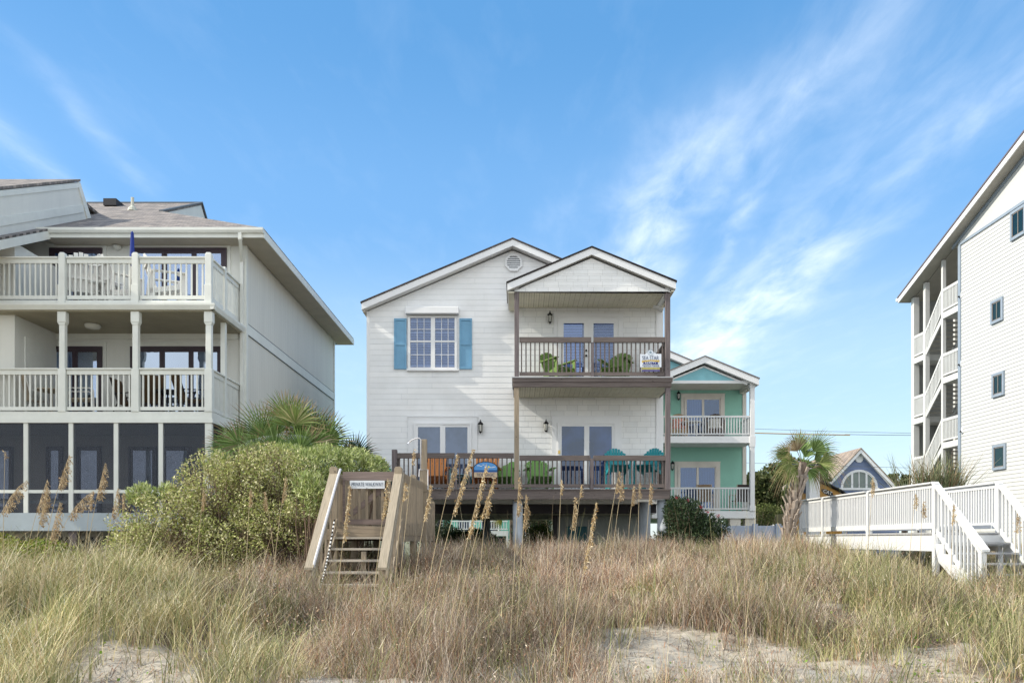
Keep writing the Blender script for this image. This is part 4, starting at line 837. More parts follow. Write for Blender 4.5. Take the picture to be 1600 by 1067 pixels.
Y2 = Yv - .3; pa, pz_ = XP(1102, Y2), ZP(555, Y2); pe1_, pez = XP(1187.5, Y2), ZP(590, Y2); ps = (pz_ - pez) / (pe1_ - pa)
gable_roof(th, pa, pz_, 2 * pa - pe1_, pe1_, pez, pez, Y2, Yt + 1.2, fas=.25, name='porch_roof', rm=MATS['grey_shingle_plain'])
pvx0, pvx1 = 2 * pa - XV(1180), XV(1180)
m = MB(); zb = ZV(599); lap(m, zb + .12, pz_ - .43, lambda z: max(pvx0, pa - (pz_ - .42 - z) / ps), lambda z: min(pvx1, pa + (pz_ - .42 - z) / ps), Yv, exp_=.22); m.build('pediment_siding', MATS['shaded_teal_siding'], th)
dxp = (pz_ - .36 - zb) / ps; m = MB(); m.prism([(pa - dxp, zb), (pa + dxp, zb), (pa, pz_ - .36)], 'y', Yv + .002, Yv + .1); m.box(pvx0, pvx1, Yv + .003, Yv + .099, zb - .12, zb - .001) if False else None; m.box(pvx0, pvx1, Yv - .03, Yv + .001, zb, zb + .115)
for s_ in (-1, 1): m.bar((pa, Yv - .02, pz_ - .40), (pa + s_ * dxp, Yv - .02, pz_ - .40 - dxp * ps), .03, .07, up=(0, 0, 1))
m.build('pediment_trim', trim, th)
MB().box(pvx0, pvx1, Yv + .101, Yt - .01, zb + .02, zb + .06).build('porch_ceiling', cream, th)
MB().box(pvx1 - .2, pvx1 - .02, Yv + .102, Yt - .02, zb - .15, zb + .019).build('side_beam', cream, th)
MB().box(pvx0, XV(1179), Yv + .02, Yt - .01, u_z - .28, u_z).build('upper_porch_floor', trim, th)
MB().box(pvx0, XV(1181), Yv + .02, Yt - .01, l_z - .30, l_z).build('lower_porch_floor', trim, th)
for z0, z1 in ((u_z - .28, zb - .001), (l_z, u_z - .281)):
    x = XV(1176); m = MB(); m.box(x - .09, x + .09, Yv, Yv + .18, z0, z1); m.box(x - .12, x + .12, Yv - .02, Yv + .2, z0, z0 + (.28 if z0 > l_z else .22)); m.box(x - .115, x + .115, Yv - .02, Yv + .2, z1 - .16, z1); m.build('porch_post', trim, th)
    x = XV(1026); m = MB(); m.box(x - .09, x + .09, Yv, Yv + .18, z0, z1); m.build('porch_post', trim, th)
for z, hp in ((u_z, ZV(649) - u_z), (l_z, ZV(761) - l_z)):
    m = MB(); railing(m, (XV(1030), Yv + .08, z), (XV(1172), Yv + .08, z), hp, sp=.118, bw=.04, top=(.07, .07), bot=(.05, .06), gap=.06); m.build('porch_railing', white_b, th)
    m = MB(); railing(m, (XV(1176), Yv + .2, z), (XV(1176), Yt - .05, z), hp, sp=.13, bw=.04, top=(.07, .07), bot=(.05, .06), gap=.06); m.build('side_railing', white_b, th)
slider(th, XT(1069), XT(1127), u_z + .02, ZT(621), Yt - .012, cream, fw=.05, stile=.05, casing=.14, cur=[(.05, .48)], pm=glass('teal_pane', (.38, .50, .68), .10))
slider(th, XT(1059), XT(1120), l_z + .02, ZT(727), Yt - .012, cream, fw=.05, stile=.05, casing=.14, cur=[(.04, .96)], pm=glass('teal_pane', (.38, .50, .68), .10))
lantern(th, XT(1059.5), Yt - .01, ZT(616), 1.0); lantern(th, XT(1050), Yt - .01, ZT(725), 1.0)
for px in (1120, 1150, 1174): MB().box(XV(px) - .22, XV(px) + .22, Yv + .1, Yv + .5, .3, l_z - .301).build('pile', cream, th)
# porch furniture of the teal house
wk = mat('wicker', (.45, .30, .17), .8, .3, 20)
def rattan(label, px, y, z, rz, cush, group='wicker chairs on the teal house porches', s=1.0, fm=None):
    c = thing('wicker_armchair', label, 'chair', (0, 0, 0), group); fm = fm or wk
    m = MB()
    for i in range(9):
        t = math.pi * i / 8; m.tube([(-.33 * math.cos(t), .05 + .28 * math.sin(t), .1), (-.36 * math.cos(t), .05 + .34 * math.sin(t), .62 + .38 * math.sin(t))], .03, 5)
    m.tube([(-.36 * math.cos(math.pi * i / 12), .05 + .34 * math.sin(math.pi * i / 12), .62 + .38 * math.sin(math.pi * i / 12)) for i in range(13)], .035, 6); m.build('backrest', fm, c)
    MB().box(-.3, .3, -.28, .3, .2, .36).build('seat', fm, c); MB().box(-.26, .26, -.27, .25, .361, .46).build('cushion', cush, c, bevel=.03); MB().box(-.22, .22, .18, .27, .47, .82).build('back_cushion', cush, c, bevel=.03)
    for sx in (-1, 1): MB().box(sx * .3 - .03, sx * .3 + .03, -.27, -.21, 0, .6).build('leg', fm, c)
    return place(c, XP(px, y), y, z, rz)
pink = mat('pink_print_cushion', (.6, .25, .18), .8, .5, 14); cw = mat('pale_print_cushion', (.6, .58, .52), .8, .2, 10)
rattan('wicker armchair with pink print cushion on upper teal porch, left one', 1060, 33.9, u_z, -10, pink); rattan('grey wicker armchair with red and white cushion on upper teal porch', 1117, 33.9, u_z, -15, cw, fm=mat('dark_wicker', (.12, .09, .07), .8))
round_table('white round table between wicker chairs on the upper teal porch', XP(1080, 33.8), 33.9, u_z, .45, .70, whitep)
s6 = copy_tree(s1, label='brown folding chair seen from behind on lower teal porch', matmap={whitep: wk, tan_c: mat('brown_sling', (.28, .2, .13), .8)}); place(s6, XP(1102, 33.7), 33.7, l_z, 160); s6['group'] = 'folding chairs on the lower teal porch'
s7 = copy_tree(s6, label='dark folding chair at the right end of the lower teal porch', matmap={MATS['brown_sling']: mat('dark_sling', (.06, .045, .04), .8)}); place(s7, XP(1155, 33.7), 33.7, l_z, 190)

# ================================================================== white condominium tower (right), wall in the plane X = wx
wx_ = 18.8; yc = 34.0
tow = thing('white_condominium', 'tall white clapboard condominium with open stair tower at its far corner', 'building', (wx_ + 4, 28, .35))
zbase = .3
rz_ = lambda y: ZP(461, 38.3) + (38.3 - y) * .325       # top of the roof along the rake
def lapx(mb, z0, z1, y0, ytop, x, e=.155):
    z = z0
    while z < z1: zt = min(z + e, z1); mb.add([(x, y0, z), (x, ytop, z), (x - .020, y0, z), (x - .020, ytop, z), (x - .003, y0, zt), (x - .003, ytop, zt)], [(0, 1, 3, 2), (2, 3, 5, 4)]); z = zt
gb = ZP(314, 29.7)
m = MB(); lapx(m, zbase, gb - .12, 20, yc - .05, wx_); m.build('clapboard_siding', white_side, tow)
m = MB(); m.box(wx_ + .001, wx_ + 10, 20, yc, zbase, gb - .1); m.build('wall', white_side, tow)
m = MB(); m.prism([(20, gb + .02), (37.2, gb + .02 if rz_(37.2) > gb + .3 else rz_(37.2) - .3), (36.0, rz_(36.0) - .28), (20, rz_(20) - .28)], 'x', wx_ - .02, wx_ + 9.9)
m = MB(); yy = 38.3 - (gb + .3 - ZP(461, 38.3)) / .325; m.prism([(20, gb + .02), (yy, gb + .02), (20, rz_(20) - .28)], 'x', wx_ - .02, wx_ + 9.9); m.build('gable_wall', white_side, tow)
MB().box(wx_ - .05, wx_ + .02, 20, yc, gb - .11, gb + .0).build('gable_band', grey_trim, tow)
MB().box(wx_ - .06, wx_ + .16, yc - .16, yc + .02, zbase, gb - .12).build('corner_board', grey_trim, tow)
rx0 = wx_ - .5; m = MB(); m.prism([(20, rz_(20)), (38.5, rz_(38.5)), (38.5, rz_(38.5) - .07), (20, rz_(20) - .07)], 'x', rx0 - .03, wx_ + 10); tr = m.build('roof', mat('grey_purple_shingles', (.14, .12, .14), .9), tow)
m = MB(); m.prism([(20, rz_(20) - .071), (38.45, rz_(38.45) - .071), (38.45, rz_(38.45) - .30), (20, rz_(20) - .30)], 'x', rx0, rx0 + .04); m.build('rake_board', trim, tr)
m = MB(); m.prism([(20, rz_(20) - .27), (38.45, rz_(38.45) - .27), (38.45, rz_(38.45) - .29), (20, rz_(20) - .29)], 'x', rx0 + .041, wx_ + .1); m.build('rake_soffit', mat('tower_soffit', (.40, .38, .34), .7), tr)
m = MB(); m.prism([(20, rz_(20) - .30), (yc + .5, rz_(yc + .5) - .30), (yc + .5, rz_(yc + .5) - .46), (20, rz_(20) - .46)], 'x', wx_ - .05, wx_ - .021); m.build('frieze_board', grey_trim, tow)
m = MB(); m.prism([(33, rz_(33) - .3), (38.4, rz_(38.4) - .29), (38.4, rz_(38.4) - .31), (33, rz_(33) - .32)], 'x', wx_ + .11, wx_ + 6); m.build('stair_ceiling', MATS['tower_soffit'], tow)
MB().bar((rx0 - .05, 38.5, rz_(38.5) - .12), (wx_ + 6, 38.5, rz_(38.5) - .12), .12, .14).build('gutter', trim, tr)
# windows in the side wall: found along the wall by their picture columns
def yx(px): return wx_ * F / (px - VX)
def zx(py, px): return ZP(py, yx(px))
cur_t = mat('green_curtain', (.12, .20, .18), .8, .2, 3)
wo = wx_ - .03
for pyc, a, b, t_, bt in ((487, 1550, 1569, 472, 508), (600, 1552, 1571, 585, 622), (712, 1553, 1573.5, 696, 735), (345, 1581, 1605, 333, 378)):
    y0, y1 = yx(b), yx(a); z1 = (zx(t_, a)); z0 = zx(bt, a); w = .10
    m = MB(); m.box(wo - .05, wo + .02, y0, y0 + w, z0, z1); m.box(wo - .05, wo + .02, y1 - w, y1, z0, z1); m.box(wo - .05, wo + .02, y0 + w, y1 - w, z1 - w, z1); m.box(wo - .06, wo + .02, y0 + w, y1 - w, z0, z0 + w)
    o = m.build('window', grey_trim, tow)
    m = MB(); s = .04; m.box(wo - .035, wo - .015, y0 + w, y0 + w + s, z0 + w, z1 - w); m.box(wo - .035, wo - .015, y1 - w - s, y1 - w, z0 + w, z1 - w); m.box(wo - .035, wo - .015, y0 + w, y1 - w, z1 - w - s, z1 - w); m.box(wo - .035, wo - .015, y0 + w, y1 - w, z0 + w, z0 + w + s)
    if pyc != 712: m.box(wo - .033, wo - .017, (y0 + y1) / 2 - .02, (y0 + y1) / 2 + .02, z0 + w, z1 - w)
    m.build('sash', mat('bronze_sash', (.2, .18, .16)), o)
    MB().box(wo - .026, wo - .022, y0 + w, y1 - w, z0 + w, z1 - w).build('pane', glass('tower_pane', (.4, .55, .5), .08), o)
    MB().box(wo - .019, wo - .016, y0 + w + .1, y1 - w - .1, z0 + w, z1 - w).build('curtain', cur_t, o); MB().box(wo - .0155, wo - .0145, y0 + w, y1 - w, z0 + w, z1 - w).build('room_behind', dark_in, o)
for py, px in ((464, 1500), (570, 1500), (674, 1503)):
    y = yx(px) - .02; z = zx(py, px); MB().box(wx_ - .04, wx_ - .016, y - .14, y + .02, z - .08, z + .14).build('light_plate', trim, tow); MB().lathe(wx_ - .1, y - .06, [(.02, z + .02), (.05, z - .03), (.045, z - .04)], 8).build('wall_light', black_metal, tow)
# stair tower
FL = 2.86; zl = [zx(489, 1474) - i * FL for i in range(4)]   # landing fascia tops
ybA, ybB, ybC = yc + .02, 35.36, 36.9; ybD = 38.0
tw = mat('tower_white_paint', (.62, .62, .60), .5, .05)
for px, w in ((1473.5, .07), (1444.5, .1), (1430, .13)):
    y = {1473.5: ybB, 1444.5: ybC, 1430: ybD}[px]; MB().box(wx_ - .02, wx_ + 2 * w - .02, y - w, y + w, zbase, rz_(y) - .33).build('stair_post', tw, tow)
for x, y in ((wx_ + 2.5, ybD), (wx_ + 2.5, ybC), (wx_ + 1.35, ybC)): MB().box(x, x + .2, y - .1, y + .1, zbase, rz_(y) - .33).build('stair_post', tw, tow)
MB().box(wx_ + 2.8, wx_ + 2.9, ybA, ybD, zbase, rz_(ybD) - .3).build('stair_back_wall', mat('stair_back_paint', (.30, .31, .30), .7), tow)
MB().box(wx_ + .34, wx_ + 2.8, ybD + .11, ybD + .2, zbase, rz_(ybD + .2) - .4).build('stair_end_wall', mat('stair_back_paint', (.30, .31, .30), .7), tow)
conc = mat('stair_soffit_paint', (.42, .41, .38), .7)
for i, z in enumerate(zl + [zl[-1] - FL]):
    MB().box(wx_ - .03, wx_ + 2.79, ybA, ybB - .075, z - .26, z).build('stair_landing', tw, tow)
    zh = z - FL / 2
    MB().box(wx_ - .03, wx_ + 2.79, ybC + .101, ybD + .1, zh - .26, zh).build('stair_half_landing', tw, tow)
    m = MB(); railing(m, (wx_ + .02, ybA, z), (wx_ + .02, ybB - .07, z), 1.05, sp=.115, bw=.05, top=(.08, .12), bot=(.05, .07)); m.build('stair_railing', tw, tow)
    m = MB(); railing(m, (wx_ + .02, ybC + .1, zh), (wx_ + .02, ybD - .13, zh), 1.05, sp=.115, bw=.05, top=(.08, .12), bot=(.05, .07)); m.build('stair_railing', tw, tow)
    m = MB(); railing(m, (wx_ + .02, ybB + .07, z), (wx_ + .02, ybC - .1, zh), 1.05, sp=.115, bw=.05, top=(.08, .14), bot=(.05, .07)); m.build('stair_railing', tw, tow)
    for xx in (wx_ + .0, wx_ + 1.2): MB().vbar((xx + .03, ybB - .07, z - .12), (xx + .03, ybC + .1, zh - .12), .05, .26).build('stringer', tw, tow)
    for xx in (wx_ + 1.5, wx_ + 2.7): MB().vbar((xx + .03, ybB - .07, z - FL - .12), (xx + .03, ybC + .1, zh - .12), .05, .26).build('stringer', tw, tow)
    m = MB(); n = 8
    for k in range(n):
        t_ = (k + .5) / n; y = ybB + (ybC - ybB) * t_
        m.box(wx_ + .06, wx_ + 1.2, y - .12, y + .12, z - FL / 2 * (k + 1) / (n + 1) - .04, z - FL / 2 * (k + 1) / (n + 1)); m.box(wx_ + 1.56, wx_ + 2.7, y - .12, y + .12, z - FL + FL / 2 * (k + 1) / (n + 1) - .04, z - FL + FL / 2 * (k + 1) / (n + 1))
    m.build('stair_treads', conc, tow)
MB().box(wx_ + 6, wx_ + 6.1, 34, 38.3, zbase, rz_(38.3) - .4).build('rear_wall', tw, tow)
yl = 29.0; MB().box(wx_ - 1.6, wx_ - .02, 20, 27.0, ZP(801, 26) + .3, ZP(785, 26) + .32).build('lower_roof', grey_trim, tow)

# ================================================================== slate-blue house, green cottage, far things
Yh = 58.0; XH = lambda px: XP(px, Yh); ZH = lambda py: ZP(py, Yh)
bh = thing('blue_gabled_house', 'slate blue gabled house with arched window beyond the white walkway', 'house', (XH(1342), 64, .35))
a0, az = XH(1342), ZH(700); e0, e1, ez = XH(1280), XH(1409), ZH(771); e0 = 2 * a0 - e1; sl_ = (az - ez) / (e1 - a0)
m = MB(); lap(m, .3, az - .25, lambda z: max(e0 + .2, a0 - (az - .25 - z) / sl_), lambda z: min(e1 - .2, a0 + (az - .25 - z) / sl_), Yh, exp_=.32, out=.03); m.build('lap_siding', slate_blue, bh)
m = MB(); m.prism([(e0 + .2, .3), (e1 - .2, .3), (e1 - .2, ez - .1), (a0, az - .26), (e0 + .2, ez - .1)], 'y', Yh + .002, Yh + 14); m.build('wall', slate_blue, bh)
gable_roof(bh, a0, az, e0 - .1, e1 + .1, ez - .1, ez - .1, Yh - .4, Yh + 14, th=.1, fas=.28, rm=mat('tan_shingles', (.33, .27, .22), .9, .2, 5, shingle=True), name='roof')
zc_ = ZH(762); rr = XH(1371) - XH(1342)
m = MB(); n = 14
for i in range(n):
    t0, t1 = math.pi * i / n, math.pi * (i + 1) / n; r1_, r0_ = rr, rr - .17
    m.prism([(a0 + r1_ * math.cos(t0), zc_ + r1_ * math.sin(t0) * .98), (a0 + r1_ * math.cos(t1), zc_ + r1_ * math.sin(t1) * .98), (a0 + r0_ * math.cos(t1), zc_ + r0_ * math.sin(t1) * .98), (a0 + r0_ * math.cos(t0), zc_ + r0_ * math.sin(t0) * .98)], 'y', Yh - .09, Yh - .031)
m.box(a0 - rr - .1, a0 + rr + .1, Yh - .11, Yh - .031, zc_ - .16, zc_ - .001)
for dx in (-.52, -.02, .52): m.box(a0 + dx - (.07 if abs(dx) > .1 else .03), a0 + dx + (.07 if abs(dx) > .1 else .03), Yh - .085, Yh - .031, zc_, zc_ + math.sqrt((rr - .1) ** 2 - dx * dx))
aw = m.build('arched_window', trim, bh)
MB().prism([(a0 - rr + .1, zc_)] + [(a0 + (rr - .12) * math.cos(t), zc_ + (rr - .12) * math.sin(t)) for t in np.linspace(math.pi, 0, 15)], 'y', Yh - .05, Yh - .04).build('pane', mat('dull_green_glass', (.10, .14, .12), .15, .3, 1.5, spec=.8), aw)
MB().prism(octo(.30, (a0, ZH(716.5))), 'y', Yh - .08, Yh - .031).build('gable_vent', trim, bh)
MB().box(a0 - 3.2, a0 + 3.2, Yh - .06, Yh - .031, ZH(729.5), ZH(728.5)).build('belt_line', mat('pale_blue_line', (.35, .4, .5)), bh) if False else None
# porch annex left of it
ax0 = thing('small_white_outbuilding', 'small white porch building with low grey roof behind the palm trunk', 'building', (XP(1225, 50), 51, .35))
Y5 = 50.0; X5 = lambda px: XP(px, Y5); Z5 = lambda py: ZP(py, Y5)
m = MB(); m.prism([(X5(1212), Z5(781)), (X5(1262), Z5(745)), (X5(1262), Z5(781))], 'y', Y5, Y5 + 3); m.build('upper_roof', MATS['tan_shingles'], ax0)
m = MB(); m.prism([(X5(1205), Z5(795)), (X5(1232), Z5(783)), (X5(1232), Z5(786)), (X5(1205), Z5(798))], 'y', Y5 - 1, Y5 + 2); m.build('porch_roof', shingles, ax0)
for a, b in ((1205.5, 1212), (1218, 1226)): MB().box(X5(a), X5(b), Y5 - .8, Y5 - .5, .3, Z5(795 - (a - 1205) * .4)).build('porch_column', white_b, ax0)
MB().box(X5(1218), X5(1262), Y5 + .1, Y5 + 2.9, .3, Z5(782)).build('wall', white_b, ax0); MB().box(X5(1204), X5(1230), Y5 - .9, Y5 - .7, Z5(822), Z5(817)).build('porch_rail', white_b, ax0)
# green cottage under the house
Yc = 55.0; XC = lambda px: XP(px, Yc); ZC = lambda py: ZP(py, Yc)
gc = thing('green_cottage', 'green cottage with raised white deck seen under the white house', 'house', (XC(750), 58, .35))
MB().box(XC(670), XC(800), Yc, Yc + 8, ZC(842), ZC(760)).build('wall', green_s, gc)
for a, b in ((675, 690), (716, 734), (752, 763), (766, 778)):
    MB().box(XC(a), XC(b), Yc - .03, Yc - .001, ZC(832), ZC(801)).build('window', dark_in, gc)
    MB().box(XC(b), XC(b + 2), Yc - .06, Yc - .001, ZC(832), ZC(799)).build('window_trim', white_b, gc)
Yd = 52.0
MB().box(XP(704, Yd), XP(794, Yd), Yd, Yc - .1, ZP(837, Yd), ZP(829, Yd)).build('deck', white_b, gc)
m = MB(); railing(m, (XP(704, Yd), Yd + .1, ZP(829, Yd)), (XP(793, Yd), Yd + .1, ZP(829, Yd)), ZP(813, Yd) - ZP(829, Yd), sp=.16, bw=.05, top=(.08, .08)); m.build('deck_railing', white_b, gc)
m = MB(); m.box(XP(791, Yd), XP(794, Yd), Yd, Yd + .2, .3, ZP(837, Yd)); m.build('deck_post', white_b, gc)
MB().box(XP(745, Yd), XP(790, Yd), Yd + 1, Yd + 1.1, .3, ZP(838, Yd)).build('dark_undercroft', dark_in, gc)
g = thing('white_gate_post', 'sunlit white post beyond the piles under the white house', 'post', (XP(860, 38), 38, .35)); MB().box(XP(857, 38), XP(863.5, 38), 38, 38.3, .3, ZP(803, 38)).build('post_body', white_b, g); MB().box(XP(857, 38) - .04, XP(863.5, 38) + .04, 37.95, 38.35, ZP(803, 38) + .001, ZP(801, 38)).build('cap', white_b, g)
# digger beyond the walkway: yellow house with curved black boom line
Ye = 34.0; XE = lambda px: XP(px, Ye); ZE = lambda py: ZP(py, Ye)
ye = mat('digger_yellow', (.36, .19, .04), .4, .08); yd = mat('digger_brown_yellow', (.22, .12, .03), .5, .1)
dg = thing('excavator', 'yellow excavator with dark oval emblem half hidden behind the white walkway', 'excavator', (XE(1290), Ye + 1, .35))
m = MB(); m.prism([(XE(1276), ZE(800)), (XE(1276), ZE(755)), (XE(1281), ZE(753)), (XE(1300), ZE(761)), (XE(1316), ZE(771)), (XE(1320), ZE(779)), (XE(1322), ZE(800))], 'y', Ye, Ye + .5); bm_ = m.build('boom', ye, dg, bevel=.02)
m = MB(); m.tube([(XE(1280), Ye - .05, ZE(752)), (XE(1292), Ye - .05, ZE(756)), (XE(1305), Ye - .05, ZE(763)), (XE(1314), Ye - .05, ZE(767)), (XE(1320), Ye - .05, ZE(772))], .07, 7); m.build('hydraulic_hose', black_metal, dg)
m = MB(); m.prism([(XE(1252), ZE(800)), (XE(1252), ZE(757)), (XE(1258), ZE(748)), (XE(1268), ZE(748)), (XE(1270), ZE(800))], 'y', Ye + .3, Ye + 2.2); m.build('cab', yd, dg)
MB().box(XE(1259), XE(1266), Ye + .28, Ye + .299, ZE(770), ZE(753)).build('cab_window', dark_in, dg)
MB().box(XE(1240), XE(1330), Ye + .4, Ye + 2.4, .9, ZE(801)).build('chassis', ye, dg)
for yy in (Ye + .3, Ye + 2.1): MB().box(XE(1235), XE(1335), yy, yy + .5, .35, .9).build('track', black_metal, dg, bevel=.12)
em = MB(); em.prism([(XE(1292.5) + .26 * math.cos(t), ZE(769) + .115 * math.sin(t) - .10 * math.cos(t)) for t in np.linspace(0, 2 * math.pi, 20, False)], 'y', Ye - .012, Ye - .001); eo = em.build('emblem', mat('charcoal_emblem', (.025, .025, .03)), dg)
tx_ = text(0, 'CAT', .20, XE(1293), Ye - .015, ZE(769), white_b, eo, font_sx=1.0); tx_.rotation_euler = (R(90), R(18), 0)
# power lines
for (lb, pts, r) in (('thin power line, uppermost, crossing the sky above the palm', [(1100, 667), (1183, 670), (1300, 674), (1440, 677)], .012), ('pale power line just below the topmost one', [(1320, 678.5), (1380, 679.5), (1440, 680)], .016),
                     ('power line low over the blue gabled house roof', [(1150, 722), (1183, 723.5), (1260, 725.5), (1340, 729), (1440, 731)], .012), ('lowest power line crossing in front of the arched window', [(1280, 755), (1340, 757), (1420, 757)], .01)):
    Yp = 46.0; o = MB().tube([(XP(a, Yp), Yp, ZP(b, Yp)) for a, b in pts], r, 5).build('power_line', mat('grey_wire', (.18, .2, .22)), None); tag(o, lb, 'cable', 'overhead lines')
o = MB().tube([(XP(a, 45), 45, ZP(b, 45)) for a, b in ((1100, 674), (1183, 676.5), (1260, 678.5), (1328, 679.5))], .032, 6).build('power_line', mat('ochre_line_guard', (.5, .33, .12)), None); tag(o, 'thick ochre sleeved power line right of the teal house', 'cable', 'overhead lines')
# ================================================================== weathered wooden walkway (left of centre)
Y0 = 14.7; X0_ = lambda px: XP(px, Y0); Z0_ = lambda py: ZP(py, Y0)
wxl, wxr = X0_(521.5), X0_(622.5); wz = Z0_(822)
ww = thing('wooden_walkway', 'weathered wooden beach walkway with gate and open stairs down to the dune', 'walkway', ((wxl + wxr) / 2, 16, float(gz(-3, 16))))
m = MB()
y = Y0
while y < 20.4: m.box(wxl - .02, wxr + .02, y, y + .134, wz - .038, wz); y += .14
m.build('deck_boards', tan_h, ww)
m = MB(); m.box(wxl - .05, wxr + .05, Y0 - .05, Y0 - .005, wz - .22, wz - .002); m.box(wxl - .055, wxl - .01, Y0, 20.4, wz - .28, wz - .04); m.box(wxr + .01, wxr + .055, Y0, 20.4, wz - .28, wz - .04); m.box(wxl - .12, wxl - .056, Y0 - .05, 17, wz - .25, wz - .05)
m.build('rim_board', tan_h, ww, bevel=.005)
ptop = Z0_(729)
def post(x, y, z0, z1, w=.075, mt=tan_v, par=None, name='post'):
    m = MB(); m.box(x - w, x + w, y - w, y + w, z0, z1 - .03); m.prism([(x - w, z1 - .03), (x + w, z1 - .03), (x + w - .025, z1), (x - w + .025, z1)], 'y', y - w + .01, y + w - .01); return m.build(name, mt, par, bevel=.006)
for x in (wxl, wxr): post(x, Y0 + .03, float(gz(x, Y0)) - .3, ptop, .07, par=ww)
for px, yy, py in ((644.5, 16.65, 744), (674, 19.3, 764), (681, 20.4, 785)):
    post(wxr + .02, yy, float(gz(wxr, yy)) - .3, ZP(py, yy) + .03, .06, par=ww); post(wxl - .02, yy, float(gz(wxl, yy)) - .3, ZP(py, yy) + .03, .06, par=ww)
tops = [(Y0 + .1, ptop - .10), (16.65, ZP(748, 16.65)), (18.0, ZP(753, 18.0)), (19.3, ZP(768, 19.3)), (20.4, ZP(789, 20.4))]
for x, nm in ((wxr + .03, 'side_railing'), (wxl - .03, 'side_railing')):
    m = MB()
    for (ya, za), (yb, zb_) in zip(tops, tops[1:]):
        m.vbar((x, ya, za - .06), (x, yb, zb_ - .06), .045, .13)
    y = Y0 + .12
    while y < 20.3:
        zt_ = float(np.interp(y, [t[0] for t in tops], [t[1] for t in tops])); m.box(x + .024, x + .046, y, y + .07, wz - .16, zt_ - .02); y += .145
    m.build(nm, tan_v, ww)
# gate across the landing
gy_ = 15.05; gm = MB(); gl_, gr_ = wxl + .09, wxr - .09
zt0, zt1 = ZP(737, gy_), ZP(751, gy_)
gm.box(gl_, gr_, gy_ - .02, gy_ + .02, zt1, zt0); gm.box(gl_, gr_, gy_ - .02, gy_ + .02, ZP(819, gy_), ZP(811, gy_))
gm.box(gl_, gl_ + .04, gy_ - .018, gy_ + .018, ZP(811, gy_), zt1); gm.box(gr_ - .04, gr_, gy_ - .018, gy_ + .018, ZP(811, gy_), zt1)
gate = gm.build('gate', mat('dark_weathered_board', (.22, .17, .15), .8, .3, 3.5, stretch=(.5, 12, 12), bump=.4), ww)
m = MB()
for px in (533, 549, 561, 572.5, 584.5, 597, 608): x = XP(px, gy_); m.box(x - .025, x + .025, gy_ + .021, gy_ + .045, ZP(815, gy_), zt1 + .04)
m.build('pickets', tan_v, gate)
m = MB(); m.bar((XP(544, gy_), gy_ + .065, ZP(806, gy_)), (XP(606, gy_), gy_ + .065, ZP(755, gy_)), .035, .10); m.build('brace', MATS['dark_weathered_board'], gate)
# stairs
nst = 6; run = .29; rise = .197
m = MB()
for k in range(1, nst + 1): m.box(wxl + .08, wxr - .04, Y0 - .03 - k * run, Y0 + .24 - k * run, wz - k * rise - .035, wz - k * rise)
m.build('stair_treads', mat('pale_tread_board', (.45, .40, .33), .8, .25, 4, stretch=(.5, 12, 12)), ww)
m = MB(); yb2 = Y0 - nst * run - .1
for x in (wxl + .05, wxr - .02): MB().vbar((x, Y0, wz - .18), (x, yb2, wz - .18 - (Y0 - yb2) / run * rise), .045, .26).build('stringer', tan_y, ww)
# newels, sloped hand boards
ybn = 13.0; zbn = ZP(888, ybn)
for x in (wxl - .0, wxr + .0):
    m = MB(); m.box(x - .07, x + .07, ybn - .02, ybn + .09, float(gz(x, ybn)) - .3, zbn - .03); m.build('newel_post', tan_v, ww, bevel=.006)
    m = MB(); m.vbar((x - .0, Y0 + .05, ptop - .07), (x, ybn - .06, zbn), .15, .045); m.vbar((x + .075, Y0 + .05, ptop - .16), (x + .075, ybn - .06, zbn - .09), .04, .13); m.build('hand_board', tan_y, ww, bevel=.004)
    m = MB(); m.vbar((x + .06, Y0, wz + .12), (x + .06, ybn, zbn - .55), .03, .1)
    for k in range(5):
        t_ = (k + .5) / 5; y = Y0 + (ybn - Y0) * t_; zt_ = (ptop - .2) + (zbn - .12 - ptop + .2) * t_; m.box(x + .04, x + .08, y - .02, y + .02, zt_ - 1.05, zt_)
    m.build('stair_pickets', tan_v, ww)
m = MB(); m.tube([(XP(532, 14.66), 14.66, ZP(733, 14.66)), (XP(528, 14.5), 14.5, ZP(745, 14.5)), (XP(490, 13.0), 13.0, ZP(883, 13.0)), (XP(489, 12.98), 12.98, ZP(900, 12.98))], .024, 8); m.build('pipe_handrail', mat('pale_pipe_paint', (.62, .60, .60), .35), ww, smooth=True)
m = MB(); xs_ = XP(573, Y0 - .5); m.box(xs_ - .04, xs_ + .04, 13.9, 13.98, .4, wz - .45); m.build('stair_support', tan_v, ww)
rp = thing('twisted_rope', 'black and white twisted rope hanging down along the wooden stairs', 'rope', (XP(515, 13.8), 13.8, .6))
A, B = Vector((XP(522.5, 14.45), 14.45, ZP(812, 14.45))), Vector((XP(500, 13.05), 13.05, ZP(918, 13.05))); n = 40
m = MB(); m2 = MB()
for i in range(n):
    p = A.lerp(B, i / n); q = A.lerp(B, (i + 1) / n); s_ = lambda t: Vector((0, 0, -.10 * math.sin(math.pi * t))); p = p + s_(i / n); q = q + s_((i + 1) / n)
    (m if i % 2 else m2).tube([p, q], .013, 6)
m.build('white_strand', whitep, rp); m2.build('black_strand', black_metal, rp)
